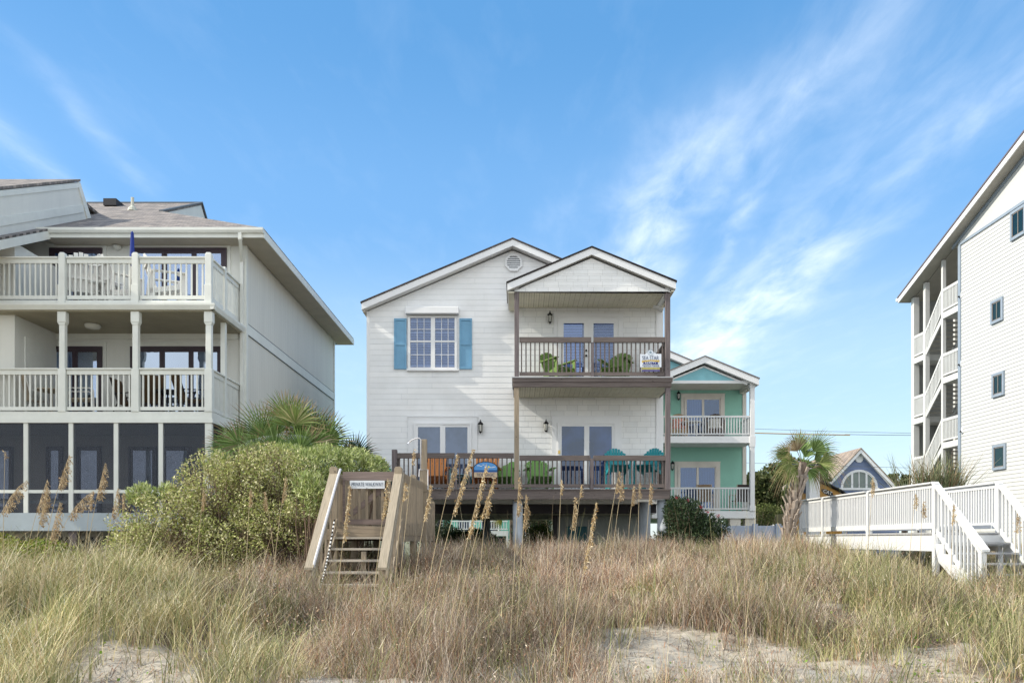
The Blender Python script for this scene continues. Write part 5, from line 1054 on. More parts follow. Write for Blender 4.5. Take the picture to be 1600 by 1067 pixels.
# PRIVATE WALKWAY sign
sg = thing('walkway_sign', 'white sign reading PRIVATE WALKWAY on the wooden gate', 'sign', (XP(573, 14.95), 14.98, ZP(764, 14.98))); ys = 14.99
bd = MB().box(XP(546.5, ys), XP(601, ys), ys, ys + .012, ZP(763, ys), ZP(750.5, ys)).build('sign_board', mat('sign_face_white', (.74, .77, .80), .4, .03), sg)
t_ = text(0, 'PRIVATE WALKWAY', .098, XP(573.8, ys), ys - .003, ZP(756.6, ys), mat('grey_blue_lettering', (.06, .09, .14), .5), bd, font_sx=.66)
MB().lathe(XP(573, ys), ys - .0, [(.004, ZP(762.5, ys)), (.006, ZP(762, ys)), (.004, ZP(761.5, ys))], 6).build('screw', black_metal, bd)
# outdoor shower post
Ysh = 18.0; sp_ = thing('outdoor_shower', 'outdoor shower post with curved pipe beside the wooden walkway', 'shower', (XP(663, Ysh), Ysh, float(gz(-2, 18))))
x = XP(663, Ysh); MB().box(x - .06, x + .06, Ysh - .05, Ysh + .05, float(gz(x, Ysh)) - .2, ZP(686.5, Ysh)).build('post', tan_v, sp_, bevel=.006)
MB().box(x - .095, x + .085, Ysh - .07, Ysh - .051, ZP(768, Ysh), ZP(735, Ysh)).build('backing_board', tan_v, sp_)
m = MB(); m.tube([(x - .075, Ysh - .07, ZP(735, Ysh)), (x - .07, Ysh - .07, ZP(687, Ysh)), (x - .11, Ysh - .07, ZP(685, Ysh)), (x - .18, Ysh - .07, ZP(685.5, Ysh)), (x - .27, Ysh - .07, ZP(688, Ysh)), (x - .335, Ysh - .07, ZP(692, Ysh))], .014, 7)
m.build('shower_pipe', mat('pale_pipe_paint', (.62, .60, .60), .35), sp_, smooth=True); MB().tube([(x - .335, Ysh - .07, ZP(691, Ysh)), (x - .35, Ysh - .07, ZP(694, Ysh))], [.015, .035], 8).build('shower_head', galv, sp_)
m = MB(); pv = [(x + .09, Ysh - .08, ZP(765, Ysh)), (x + .09, Ysh - .08, ZP(734, Ysh)), (x - .10, Ysh - .08, ZP(734, Ysh)), (x - .11, Ysh - .08, ZP(745, Ysh))]; m.tube(pv, .014, 7); m.build('supply_pipe', MATS['pale_pipe_paint'], sp_)

# ================================================================== white boardwalk (right)
wb = thing('white_boardwalk', 'white painted boardwalk with slatted railings and stairs to the sand', 'boardwalk', (9.4, 20, float(gz(9, 20))))
bx, bxr = 8.77, 10.1; yn, yfr = 16.7, 24.7; bz = ZP(834, yn); hr = ZP(754, yn) - bz
MB().box(bx - .02, bx + .025, yn, yfr, ZP(861, yn), bz - .005).build('fascia_board', white_b, wb)
MB().box(bxr - .02, bxr + .025, yn, yfr, ZP(861, yn), bz - .005).build('fascia_board', white_b, wb)
MB().box(bx - .02, bxr + .02, yn - .046, yn - .002, bz - .25, bz - .02).build('end_fascia', white_b, wb)
m = MB(); y = yn
while y < yfr: m.box(bx - .05, bxr + .05, y, y + .134, bz - .004, bz + .034); y += .14
m.build('deck_boards', mat('grey_deck_board', (.38, .38, .38), .7, .15, 4), wb)
bz += .035; hr -= .035
ys_ = [yn + .06, 19.95, 22.9, yfr]
for x in (bx, bxr):
    for ya, yb in zip(ys_, ys_[1:]):
        m = MB(); railing(m, (x, ya + .07, bz + .02), (x, yb - .07, bz + .02), hr - .03, sp=.098, bw=.04, top=(.05, .09), bot=(.05, .12), gap=.06, cap=(.16, .035)); m.build('railing', white_b, wb)
    for yy in ys_: post(x, yy, float(gz(x, yy)) - .3, bz + hr - .001, .055, white_b, wb)
nst = 5; ystp = 15.08
m = MB()
for k in range(1, nst + 1): m.box(bx + .04, bxr - .04, yn - .05 - k * .30 - .02, yn - .05 - k * .30 + .27, bz - k * .205 - .035, bz - k * .205)
m.build('stair_treads', mat('grey_deck_board', (.38, .38, .38), .7, .15, 4), wb)
for x in (bx - .03, bxr + .03):
    pts = [(yn - .05, bz - .02)]; m = MB()
    P = [(yn - .01, bz - .30), (yn - .01, bz - .03)]
    for k in range(nst): P += [(yn - .05 - k * .30, bz - k * .205 - .24), (yn - .05 - (k + 1) * .30, bz - k * .205 - .24)]
    P += [(yn - .05 - nst * .30, bz - nst * .205 - .40), (yn - .15, bz - .62)]
    m.prism([(p[0], p[1]) for p in P], 'x', x - .022, x + .022); m.build('stringer', white_b, wb)
zbt = ZP(860, ystp)
for x in (bx, bxr):
    post(x, ystp, float(gz(x, ystp)) - .3, zbt - .02, .055, white_b, wb, name='newel_post')
    m = MB(); m.vbar((x - .0, yn + .10, bz + hr + .01), (x, ystp - .12, zbt - .0), .15, .04); m.vbar((x, yn, bz + hr - .10), (x, ystp, zbt - .08), .04, .10); m.vbar((x, yn, bz + .02), (x, ystp, zbt - hr + .06), .04, .12); m.build('stair_rail', white_b, wb)
    m = MB(); nb = 12
    for k in range(nb):
        t_ = (k + .5) / nb; y = yn + (ystp - yn) * t_; z1 = (bz + hr - .1) + (zbt - .08 - bz - hr + .1) * t_; z0 = bz + (zbt - hr + .04 - bz) * t_; m.box(x - .018, x + .018, y - .02, y + .02, z0, z1)
    m.build('stair_balusters', white_b, wb)
wp = thing('white_column', 'square white column rising behind the palm at the boardwalk end', 'post', (XP(1272.5, 26), 26, .6)); MB().box(XP(1265, 26), XP(1281, 26), 26, 26.33, .5, ZP(733, 26)).build('shaft', white_b, wp); MB().box(XP(1264, 26), XP(1282, 26), 25.98, 26.36, ZP(733, 26) + .001, ZP(731, 26)).build('cap', white_b, wp)
# low blue grey fence in front of the teal house
fe = thing('low_fence', 'low blue grey vinyl fence between red flowered bush and palm trunk', 'fence', (9, 28.5, .4))
MB().box(XP(1123, 28.5), XP(1232, 28.5), 28.5, 28.56, .3, ZP(821, 28.5)).build('fence_panel', mat('blue_grey_vinyl', (.40, .45, .55), .5), fe)
for px in (1130, 1180, 1216): MB().box(XP(px, 28.45) - .09, XP(px, 28.45) + .09, 28.40, 28.49, .3, ZP(818, 28.45)).build('fence_post', MATS['blue_grey_vinyl'], fe)
# ================================================================== plants
def pal(cols, n, rng, jit=.15):
    c = np.array(cols)[rng.integers(0, len(cols), n)]; return c * (1 + (rng.random((n, 1)) - .5) * 2 * jit)
def ribbons(P, hd, L, lean, curve, w, seg, rng, taper=.15, wob=0.0, side=None):
    """curved tapering blades. P (n,3) roots, hd heading angle, L length, lean 0..1 horizontal reach"""
    n = len(P); t = np.linspace(0, 1, seg + 1)[None, :]; L = L[:, None]; lean = lean[:, None]
    h = lean * L * t ** curve; z = L * t * np.sqrt(np.clip(1 - (lean * .8 * t ** (curve - 1) if curve > 1 else lean * .8) ** 2, .04, 1))
    d = np.stack([np.cos(hd), np.sin(hd)], -1)
    C = np.empty((n, seg + 1, 3)); C[..., 0] = P[:, None, 0] + d[:, None, 0] * h; C[..., 1] = P[:, None, 1] + d[:, None, 1] * h; C[..., 2] = P[:, None, 2] + z
    if wob: C[..., :2] += (rng.random((n, seg + 1, 2)) - .5) * wob * t[..., None]
    sa = hd + np.pi / 2 + (rng.random(n) - .5) * 1.6 if side is None else side
    sv = np.stack([np.cos(sa), np.sin(sa), np.zeros(n)], -1)[:, None, :] * (w[:, None] / 2 * (1 - (1 - taper) * t))[..., None]
    V = np.stack([C - sv, C + sv], 2).reshape(-1, 3)
    b = (np.arange(n) * (seg + 1) * 2)[:, None] + (np.arange(seg) * 2)[None, :]
    Fq = np.stack([b, b + 1, b + 3, b + 2], -1).reshape(-1, 4)
    return V, Fq, (seg + 1) * 2
def join(parts):
    V, Fs, C, o = [], [], [], 0
    for v, f, c in parts: V.append(v); Fs.append(f + o); C.append(c); o += len(v)
    return np.concatenate(V), np.concatenate(Fs), np.concatenate(C)
def leaves(C, N, sz, asp, rng, cols, jit=.2):
    """little quads (leaf clumps) centred at C with random tilt around direction N"""
    n = len(C); a = rng.normal(size=(n, 3)) + N * .9; a /= np.linalg.norm(a, axis=1)[:, None]
    b = np.cross(a, rng.normal(size=(n, 3))); b /= np.linalg.norm(b, axis=1)[:, None] + 1e-9
    a2 = a * (sz * asp)[:, None]; b2 = b * (sz)[:, None] * .5
    V = np.stack([C, C + a2 * .5 - b2, C + a2, C + a2 * .5 + b2], 1).reshape(-1, 3); Fq = np.arange(n * 4).reshape(-1, 4)
    return V, Fq, np.repeat(pal(cols, n, rng, jit), 4, 0)
# ---- grass cover: densities by where the ground point stands
def obst(x, y): return ((x > wxl - .05) & (x < wxr + .05) & ((y > 13.2) | ((y > 11.6) & (vnoise(x * 9, y * 9, 3) < .72)))) | ((x > bx) & (x < bxr) & (y > 15.2)) | (y > 22.5) | ((x < -6.5) & (y > 19.5))
def scatter(n, rng, y0=6.6, y1=22.0, keep=None, xpad=1.0):
    n = int(n * 1.2); y = np.sqrt(rng.random(n) * (y1 ** 2 - y0 ** 2) + y0 ** 2); n_ = n; x = XP(-230, 1) * y + rng.random(n) * (XP(1830, 1) - XP(-230, 1)) * y
    k = ~obst(x, y)
    if keep is not None: k &= rng.random(n) < keep(x, y)
    x = x[k]; y = y[k]; return np.stack([x, y, gz(x, y) - .02], -1)
straw_c = [(.54, .46, .25), (.64, .55, .33), (.44, .39, .19), (.74, .65, .46), (.33, .32, .14), (.52, .39, .23)]
green_c = [(.19, .22, .075), (.25, .27, .10), (.33, .33, .15), (.13, .16, .055), (.42, .39, .20)]
red_c = [(.36, .22, .14), (.25, .15, .10), (.44, .29, .18), (.52, .38, .26), (.13, .085, .06), (.40, .19, .10), (.58, .47, .35)]
grey_c = [(.44, .36, .28), (.54, .46, .36), (.30, .23, .18), (.68, .58, .47), (.18, .14, .11)]
def grass_obj(name, label, P, rng, cols, Lr, lean, curve, w, seg=3, jit=.2, mt=STRAW, wind=.0, wob=0.0, tuft=0, tj=.07, rad=0.0):
    n0 = len(P); tl = np.repeat(.55 + .75 * rng.random(n0), max(tuft, 1)); tcx = np.repeat(.8 + .4 * rng.random((n0, 1)), max(tuft, 1), 0); dj = None
    if tuft: P = np.repeat(P, tuft, 0); dj = rng.normal(size=(len(P), 2)) * tj; P[:, :2] += dj; P[:, 2] = gz(P[:, 0], P[:, 1]) - .02
    n = len(P); L = Lr[0] + (Lr[1] - Lr[0]) * rng.random(n) ** 1.3; L *= tl * (.55 + .9 * sstep(.3, .7, fbm(P[:, 0] * 1.1, P[:, 1] * 1.1, 5, 3)))
    hd = rng.random(n) * 2 * np.pi
    if rad: hd = np.where(rng.random(n) < rad, np.arctan2(dj[:, 1], dj[:, 0]) + rng.normal(0, .5, n), hd)
    if wind: hd = np.where(rng.random(n) < wind, rng.normal(0, .7, n), hd)
    ln = lean[0] + (lean[1] - lean[0]) * rng.random(n)
    wd = w * (.7 + .6 * rng.random(n)) * np.clip(P[:, 1] / 11, .85, 1.7)
    V, Fq, k = ribbons(P, hd, L, ln, curve, wd, seg, rng, wob=wob)
    zone = fbm(P[:, 0] * .5 + 3, P[:, 1] * .9, 77, 3)[:, None]; col = pal(cols, n, rng, jit) * (.40 + 1.2 * zone) * tcx
    o = npmesh(name, V, Fq, np.repeat(col, k, 0), mt); tag(o, label, 'grass', kind='stuff'); return o
rg = np.random.default_rng(11)
def leftness(x, y): px, _ = picpt(x, y, gz(x, y)); return 1 - sstep(340, 480, px + (fbm(x * .7, y * .7, 8, 3) - .5) * 260)
def rightness(x, y): px, _ = picpt(x, y, gz(x, y)); return sstep(1080, 1330, px + (fbm(x * .7, y * .7, 9, 3) - .5) * 320)
def clump(x, y, s=2.2, seed=14, lo=.35, hi=.6): return sstep(lo, hi, fbm(x * s, y * s, seed, 3))
P = scatter(12500, rg, keep=lambda x, y: (1 - sandmask(x, y)) * leftness(x, y) * (.35 + .65 * clump(x, y)))
grass_obj('dune_grass', 'pale gold arching dune grass in thick mounds at left', P, rg, straw_c + green_c[2:3], (.34, .72), (.30, .95), 1.9, .0105, 5, wind=.25, tuft=16, tj=.09, rad=.6)
P = scatter(7500, rg, keep=lambda x, y: (1 - sandmask(x, y)) * (.15 + .85 * leftness(x, y)) * (.2 + .8 * clump(x, y, 1.4, 31)) * (1 - .5 * sstep(12, 16, y)))
grass_obj('green_dune_grass', 'green arching dune grass low among the gold mounds', P, rg, green_c, (.26, .56), (.2, .95), 1.8, .011, 5, mt=LEAF, tuft=14, tj=.08, rad=.6)
P = scatter(15000, rg, keep=lambda x, y: (1 - sandmask(x, y)) * rightness(x, y) * (.3 + .7 * clump(x, y, 1.8, 41)))
grass_obj('olive_dune_grass', 'olive green and straw grass on the right side dune', P, rg, green_c + straw_c[:3] + [(.38, .34, .18)], (.28, .62), (.15, .9), 1.7, .0100, 4, tuft=13, tj=.08, rad=.6)
mid = lambda x, y: (1 - leftness(x, y)) * (1 - .75 * rightness(x, y))
P = scatter(90000, rg, keep=lambda x, y: (1 - sandmask(x, y)) * mid(x, y) * (.05 + .95 * clump(x, y, 1.9, 45, .40, .54)))
grass_obj('dry_bluestem', 'grey and reddish dry bunch grass stems across the middle dune', P, rg, red_c + grey_c + grey_c, (.22, .52), (.03, .6), 1.3, .0085, 5, wob=.16, tuft=10, tj=.055, rad=.4)
P = scatter(12000, rg, keep=lambda x, y: (1 - sandmask(x, y)) * mid(x, y) * clump(x, y, 1.1, 48, .36, .56))
grass_obj('green_bunch_grass', 'green and olive blades between the dry stems', P, rg, green_c + straw_c[4:], (.25, .55), (.1, .85), 1.6, .0105, 4, mt=LEAF, tuft=12, tj=.07, rad=.6)
# fluffy bits on the dry stems: many small flecks above the tufts
P = scatter(90000, rg, keep=lambda x, y: (1 - sandmask(x, y)) * mid(x, y)); n = len(P); P[:, 2] += .12 + .42 * rg.random(n)
V, Fq, C = leaves(P, np.tile([0, 0, .8], (n, 1)), .007 + .008 * rg.random(n), 2.8, rg, red_c[:4] + grey_c[:3])
tag(npmesh('seed_fluff', V, Fq, C, STRAW), 'fluffy grey seed tufts caught on the dry grass stems', 'seed fluff', kind='stuff')
P = scatter(60000, rg, keep=lambda x, y: (1 - sandmask(x, y)) * (.25 + .75 * mid(x, y)) * (.15 + .85 * clump(x, y, 1.9, 45, .38, .55))); n = len(P); P[:, 2] += .04 + .30 * rg.random(n)
V, Fq, kk = ribbons(P, rg.random(n) * 6.28, .06 + .14 * rg.random(n), .2 + .8 * rg.random(n), 1.1, np.full(n, .008), 2, rg, wob=.03)
tag(npmesh('dry_twigs', V, Fq, np.repeat(pal(red_c + grey_c + straw_c[:2], n, rg, .3), kk, 0), STRAW), 'short tangled grey and rusty side twigs among the dry stems', 'twigs', kind='stuff')
# sparse thin stalks standing above the cover
P = scatter(900, rg, keep=lambda x, y: (1 - .75 * sandmask(x, y)) * (.5 + .5 * mid(x, y)))
grass_obj('thin_stalks', 'thin dry upright stalks standing over the grass', P, rg, straw_c + red_c[2:4], (.6, 1.15), (.02, .22), 1.4, .0050, 5, wob=.04)
P = scatter(1500, rg, y1=12.5, keep=lambda x, y: .25 + sandmask(x, y) * .5)
grass_obj('sand_sprigs', 'small lone sprigs rooted in the bare sand', P, rg, green_c + red_c, (.08, .34), (.1, .7), 1.5, .0045, 3, tuft=4, tj=.02)
P = scatter(420, rg, y0=7.2, y1=12.5, keep=lambda x, y: (1 - .8 * sandmask(x, y)))
grass_obj('broad_blades', 'broad arching blades near the viewer, green to straw', P, rg, green_c + straw_c[:3], (.35, .8), (.2, .95), 2.0, .0125, 6, mt=LEAF, tuft=9, tj=.05, rad=.8)
P = scatter(2600, rg, keep=lambda x, y: (1 - .6 * sandmask(x, y)))
grass_obj('broken_stems', 'pale broken stems leaning over the grass', P, rg, straw_c + grey_c[:2], (.45, 1.0), (.7, 1.05), 1.05, .0075, 3, wob=.10)
# orange-rust stems
P = scatter(800, rg, y1=17, keep=lambda x, y: (1 - sandmask(x, y)) * mid(x, y) * clump(x, y, .9, 91, .45, .6))
grass_obj('rust_stems', 'rust orange stems in the dry grass', P, rg, [(.45, .20, .05), (.38, .14, .06), (.50, .28, .10)], (.25, .55), (.02, .25), 1.3, .0045, 3, tuft=3)
# litter on the sand: fallen twigs and bits
P = scatter(26000, rg, y1=14, keep=lambda x, y: .25 + .75 * sandmask(x, y) * clump(x, y, 1.5, 99, .35, .6)); n = len(P); P[:, 2] += .025
hd = rg.random(n) * 2 * np.pi; L = .05 + .28 * rg.random(n) ** 2; d = np.stack([np.cos(hd), np.sin(hd), rg.normal(0, .15, n)], -1) * L[:, None]; sv = np.stack([-np.sin(hd), np.cos(hd), 0 * hd], -1) * .0035
mid_ = P + d * .5; mid_[:, 2] += .02 * rg.random(n); Q = P + d; Q[:, 2] = gz(Q[:, 0], Q[:, 1]) + .02
V = np.stack([P - sv, P + sv, mid_ + sv, mid_ - sv, Q + sv, Q - sv], 1).reshape(-1, 3); b = np.arange(n)[:, None] * 6; Fq = np.concatenate([b + np.array([[0, 1, 2, 3]]), b + np.array([[3, 2, 4, 5]])])
tag(npmesh('sand_litter', V, Fq, np.repeat(pal(grey_c + red_c + [(.10, .07, .05)] * 5, n, rg), 6, 0), STRAW), 'grey fallen twigs and grass litter on the sand', 'litter', kind='stuff')
# round green leaves low on the dune (pennywort)
P = scatter(2600, rg, y1=17, keep=lambda x, y: clump(x, y, 1.7, 120, .52, .62) * (picpt(x, y, gz(x, y))[1] > 900)); n = len(P); P[:, 2] += .04 + .14 * rg.random(n)
V, Fq, C = leaves(P, np.tile([0, -.3, 1.0], (n, 1)), .028 + .02 * rg.random(n), 1.2, rg, [(.16, .27, .03), (.24, .33, .05), (.12, .20, .03)])
tag(npmesh('pennywort', V, Fq, C, LEAF), 'round bright green leaves creeping over the sand', 'ground cover', kind='stuff')

# ---- sea oats
oat_m = mat('sea_oat_stem', (.45, .36, .22), .8, .2); 
def sea_oat(label, x0, y, x1, z1, hlen, droop, hw=1.0, dark=False, i=0, group='tall sea oats on the dune'):
    """stem from the ground at (x0,y) to the tip (x1,z1); the head occupies the last hlen metres"""
    rng = np.random.default_rng(1000 + i); zg = float(gz(x0, y)) - .03; dx = x1 - x0; H = z1 - zg
    t = np.linspace(0, 1, 15); c = droop
    xs_ = x0 + dx * (t * (1 - c) + c * t ** 2.6); zs_ = zg + H * (t + .10 * c * np.sin(np.pi * t)); 
    if droop > .5: zs_ = zg + H * np.where(t < .8, t * 1.06, .848 + (t - .8) * 1.06 - (t - .8) ** 2 * 1.5)
    ys_o = y + .06 * t * rng.normal()
    root = thing('sea_oat', label, 'sea oat', (x0, y, zg), group); pts = [(float(a), float(b), float(c_)) for a, b, c_ in zip(xs_, ys_o, zs_)]
    MB().tube(pts, [.0055 - .0037 * k / 14 for k in range(15)], 5).build('stem', oat_m, root)
    seg = np.sqrt(np.diff(xs_) ** 2 + np.diff(zs_) ** 2); cum = np.concatenate([[0], np.cumsum(seg)]); tot = cum[-1]; h0 = max(0, tot - hlen)
    n = int(150 * hlen / .4); hw *= (.5 if dark else .95); s = h0 + (tot - h0) * np.sort(rng.random(n)); cx_ = np.interp(s, cum, xs_); cz_ = np.interp(s, cum, zs_); f = (s - h0) / max(hlen, .01)
    wdt = np.sin(np.pi * np.clip(f * .93 + .07, 0, 1)) ** .6
    sg_ = 1 if dx >= 0 else -1
    off = rng.random(n) ** .8 * .11 * hw * wdt; bxx = cx_ + sg_ * off * .55 + rng.normal(0, .010, n) * wdt; bzz = cz_ - off * .95; byy = np.interp(s, cum, ys_o) + rng.normal(0, .022, n) * wdt
    C = np.stack([bxx, byy, bzz], -1); N_ = np.tile([sg_ * .5, 0, -1.6], (n, 1)); cols = [(.42, .31, .17), (.34, .24, .12), (.52, .42, .27), (.28, .18, .09)] if not dark else [(.44, .31, .14), (.32, .20, .09), (.54, .42, .24), (.60, .50, .34)]
    V1, F1, C1 = leaves(C, N_, .007 + .007 * rng.random(n), 3.2, rng, cols)
    st_ = np.stack([cx_, np.interp(s, cum, ys_o), cz_], -1); w_ = np.array([.0012, 0, 0]); V2 = np.stack([st_ - w_, st_ + w_, C + w_, C - w_], 1).reshape(-1, 3); F2 = np.arange(n * 4).reshape(-1, 4); C2 = np.repeat(pal(cols, n, rng), 4, 0)
    V, Fq, C3 = join([(V1, F1, C1), (V2, F2, C2)]); npmesh('seed_head', V, Fq, C3, STRAW, root)
    nl = 3; P = np.tile([[x0, y, zg]], (nl, 1)); Vb, Fb, k = ribbons(P, rng.random(nl) * 6.28, .35 + .3 * rng.random(nl), .3 + .5 * rng.random(nl), 1.8, np.full(nl, .006), 5, rng)
    npmesh('leaf', Vb, Fb, np.repeat(pal(straw_c, nl, rng), k, 0), STRAW, root)
OATS = [  # base px, tip px, tip py, distance, head length, droop, width, dark, label
    (-48, 44, 750, 9.6, .50, .8, 1.1, 0, 'sea oat with broad drooping tan head entering at the left photo edge'),
    (18, 70, 748, 9.9, .42, .35, 1.1, 0, 'sea oat with dense head leaning right, just right of the left edge oat'),
    (38, 73, 760, 9.8, .45, .3, 1.2, 0, 'sea oat whose ragged head crosses the first screen post'),
    (55, 113, 711, 9.7, .42, .5, 1.1, 0, 'tallest sea oat at left with one sided head by the second screen post'),
    (56, 146, 767, 9.4, .42, .95, 1.0, 0, 'strongly bent sea oat with horizontal head before the porch rail'),
    (50, 97, 784, 9.2, .45, .35, 1.2, 0, 'low sea oat with wide frayed head below the porch rail'),
    (118, 160, 722, 9.9, .45, .3, 1.0, 0, 'upright sea oat with head in front of the third screen panel'),
    (125, 146, 772, 10.0, .18, .2, .5, 0, 'thin sea oat stalk with sparse curled tip at left'),
    (150, 186, 762, 9.8, .36, .3, .9, 0, 'sea oat with narrow head by the third screen post'),
    (182, 190, 768, 10.2, .20, .1, .4, 0, 'straight bare sea oat stalk right of the third screen post'),
    (3, 16, 706, 9.8, .08, .1, .2, 0, 'leafless pale stalk rising at the far left edge'),
    (300, 320, 762, 10.6, .28, .1, .6, 0, 'sea oat with small upright head before the big shrub'),
    (380, 392, 762, 10.6, .22, .05, .6, 0, 'slim sea oat with curly head in front of the shrub centre'),
    (420, 445, 745, 10.8, .32, .2, .5, 0, 'sea oat stalk leaning right before the shrub, left of the stairs'),
    (440, 416, 768, 11.0, .26, .1, .6, 0, 'sea oat leaning slightly left beside the shrub edge'),
    (516, 549, 758, 9.0, .62, .12, .7, 1, 'golden sea oat with long shaggy head in front of the gate, left'),
    (575, 607, 748, 9.6, .48, .10, .6, 1, 'golden sea oat rising before the right side of the gate sign'),
    (612, 632, 752, 10.0, .22, .35, .9, 1, 'sea oat with nodding head touching the right stair post'),
    (616, 646, 700, 10.2, .18, .05, .3, 0, 'very tall thin sea oat with almost bare tip beside the stair post'),
    (634, 674, 757, 9.8, .44, .15, .8, 1, 'golden sea oat in front of the walkway side rail'),
    (650, 714, 708, 9.4, .50, .18, .5, 0, 'tall sea oat crossing the left deck railing, slim head'),
    (655, 738, 700, 9.2, .78, .15, .8, 1, 'largest golden sea oat left of the TIDE MAGIC plaque'),
    (690, 760, 724, 9.0, .85, .12, .9, 1, 'thick golden sea oat head covering the plaque lettering'),
    (700, 772, 745, 9.3, .50, .2, .6, 1, 'golden sea oat just under the plaque, leaning right'),
    (745, 764, 782, 10.0, .20, .6, 1.1, 1, 'short sea oat with brown nodding head below the plaque'),
    (796, 811, 748, 9.6, .42, .08, .7, 0, 'sea oat directly in front of the middle deck post'),
    (806, 822, 772, 9.8, .40, .15, .8, 0, 'sea oat immediately right of the middle deck post'),
    (868, 877, 748, 10.5, .18, .05, .5, 1, 'slim straight sea oat before the deck right of the green chair'),
    (876, 899, 776, 10.0, .40, .1, .6, 0, 'sea oat with mottled head below the right deck'),
    (880, 908, 757, 10.6, .16, .08, .5, 1, 'slim sea oat with small yellow tip before the deck beam'),
    (882, 930, 785, 8.8, .75, .06, .7, 1, 'long golden sea oat whose stem reaches down to the sand'),
    (928, 967, 736, 10.4, .26, .2, .7, 0, 'sea oat leaning right in front of the turquoise chair'),
    (944, 972, 752, 10.6, .24, .2, .6, 0, 'second oat below the turquoise chair, nearly parallel to its neighbour'),
    (968, 991, 758, 10.6, .24, .12, .7, 0, 'sea oat with pinkish head left of the deck corner'),
    (994, 997, 755, 10.8, .20, .0, .4, 0, 'vertical sea oat under the right end chair'),
    (999, 1015, 754, 10.6, .26, .05, .5, 0, 'sea oat with beaded head next to the deck corner post'),
    (1350, 1362, 745, 11.0, .24, .05, .6, 0, 'sea oat in front of the arched window of the blue house'),
    (1415, 1433, 770, 11.2, .22, .25, .9, 1, 'sea oat with clustered head over the white rail, left of its centre'),
    (1432, 1441, 782, 11.0, .20, .2, .7, 0, 'small sea oat right next to the clustered one over the white rail'),
    (1483, 1486, 786, 10.8, .26, .05, .9, 1, 'sea oat with fluffy head between the two stair rails of the boardwalk'),
    (1580, 1592, 800, 10.4, .24, .05, .6, 0, 'reddish sea oat at the right boardwalk stair rail'),
]
for i, (b_, t1, tz, y, hl, dr, hw, dk, lb) in enumerate(OATS): sea_oat(lb, XP(b_, y), y, XP(t1, y), ZP(tz, y), hl, dr, hw, bool(dk), i)

# ---- shrubs: leaves spread through lumpy volumes, over a twig skeleton
def shrub(name, label, cat, lobes, n, rng, sz, asp, cols, twig=(.16, .11, .08), inner=.55, jit=.25, mt=LEAF, up=.3, nt=160, cut=0.0):
    lobes = np.array(lobes, float); cx_, cy_ = lobes[:, 0].mean(), lobes[:, 1].mean(); zg = float(gz(cx_, cy_)); root = thing(name, label, cat, (cx_, cy_, zg))
    vol = lobes[:, 3] * lobes[:, 5]; k = rng.choice(len(lobes), n, p=vol / vol.sum()); d = rng.normal(size=(n, 3)); d /= np.linalg.norm(d, axis=1)[:, None]
    lump = fbm(d[:, 0] * 2.3 + k * 7 + 5, d[:, 2] * 2.3 + d[:, 1] * 1.7, 71, 3)
    r = (inner + (1 - inner) * rng.random(n) ** .6) * (.80 + .38 * lump); C = lobes[k, :3] + d * lobes[k, 3:6] * r[:, None]
    g = gz(C[:, 0], C[:, 1]); keep = C[:, 2] > g - .05
    if cut: keep &= fbm(C[:, 0] * 3.2, C[:, 2] * 3.2 + C[:, 1] * 2, 73, 3) > cut
    C = C[keep]; d = d[keep]; n = len(C)
    N_ = d * .6; N_[:, 2] += up; s = sz[0] + (sz[1] - sz[0]) * rng.random(n); V, Fq, Cc = leaves(C, N_, s, asp, rng, cols, jit)
    npmesh('foliage', V, Fq, Cc, mt, root)
    m = MB()
    for i in range(nt):
        l = lobes[rng.choice(len(lobes), p=vol / vol.sum())]; q = rng.normal(size=3); q /= np.linalg.norm(q); q[2] = abs(q[2]) * .9; tip = l[:3] + q * l[3:6] * .92
        bxx, byy = l[0] + rng.normal() * l[3] * .2, l[1] + rng.normal() * l[4] * .2; base = Vector((bxx, byy, float(gz(bxx, byy)) - .05)); tip = Vector(tip); mdl = base.lerp(tip, .5) + Vector((rng.normal() * .08, rng.normal() * .08, .1))
        m.tube([base, mdl, tip], [.014, .008, .003], 4, cap=False)
    m.build('branches', mat('twig_bark_%d' % int(sum(twig) * 100), twig, .9), root); return root
def lobe(px, py, y, rx, ry, rz): return (XP(px, y), y, ZP(py, y), rx, ry, rz)
r2 = np.random.default_rng(5)
grn = [(.36, .39, .11), (.48, .49, .18), (.22, .27, .07), (.56, .54, .26), (.30, .26, .14), (.64, .60, .36)]
gl_ol = [(.32, .37, .12), (.42, .47, .19), (.50, .53, .28), (.22, .29, .08)]
shrub('wax_myrtle_shrub', 'large rounded small leaved grey green shrub left of the wooden stairs', 'shrub',
      [lobe(262, 825, 16.2, 1.15, 1.0, .78), lobe(345, 768, 16.8, 1.05, 1.0, .85), lobe(405, 742, 17.2, .95, 1.0, .8), lobe(330, 850, 16.2, 1.5, 1.0, .6), lobe(420, 765, 17, 1.15, 1.1, .95), lobe(430, 840, 16.4, 1.2, 1.0, .8), lobe(215, 850, 15.8, .6, .7, .45), lobe(300, 790, 16.6, .7, .8, .5), lobe(480, 800, 16.4, .45, .8, .7)], 85000, r2, (.018, .036), 2.1, grn, inner=.45, nt=700, cut=.48)
shrub('oleander_shrub', 'light green narrow leaved oleander behind the wooden gate', 'shrub',
      [lobe(508, 732, 18.0, .75, .8, .50), lobe(560, 738, 18.2, .6, .7, .5), lobe(450, 722, 18.2, .7, .8, .42), lobe(478, 770, 17.6, .6, .6, .8), lobe(586, 738, 18.4, .35, .4, .35), lobe(395, 716, 18.2, .4, .5, .32), lobe(348, 730, 18.2, .35, .5, .35)], 26000, r2, (.018, .030), 4.5, gl_ol, inner=.45, up=.9, nt=120, cut=.34)
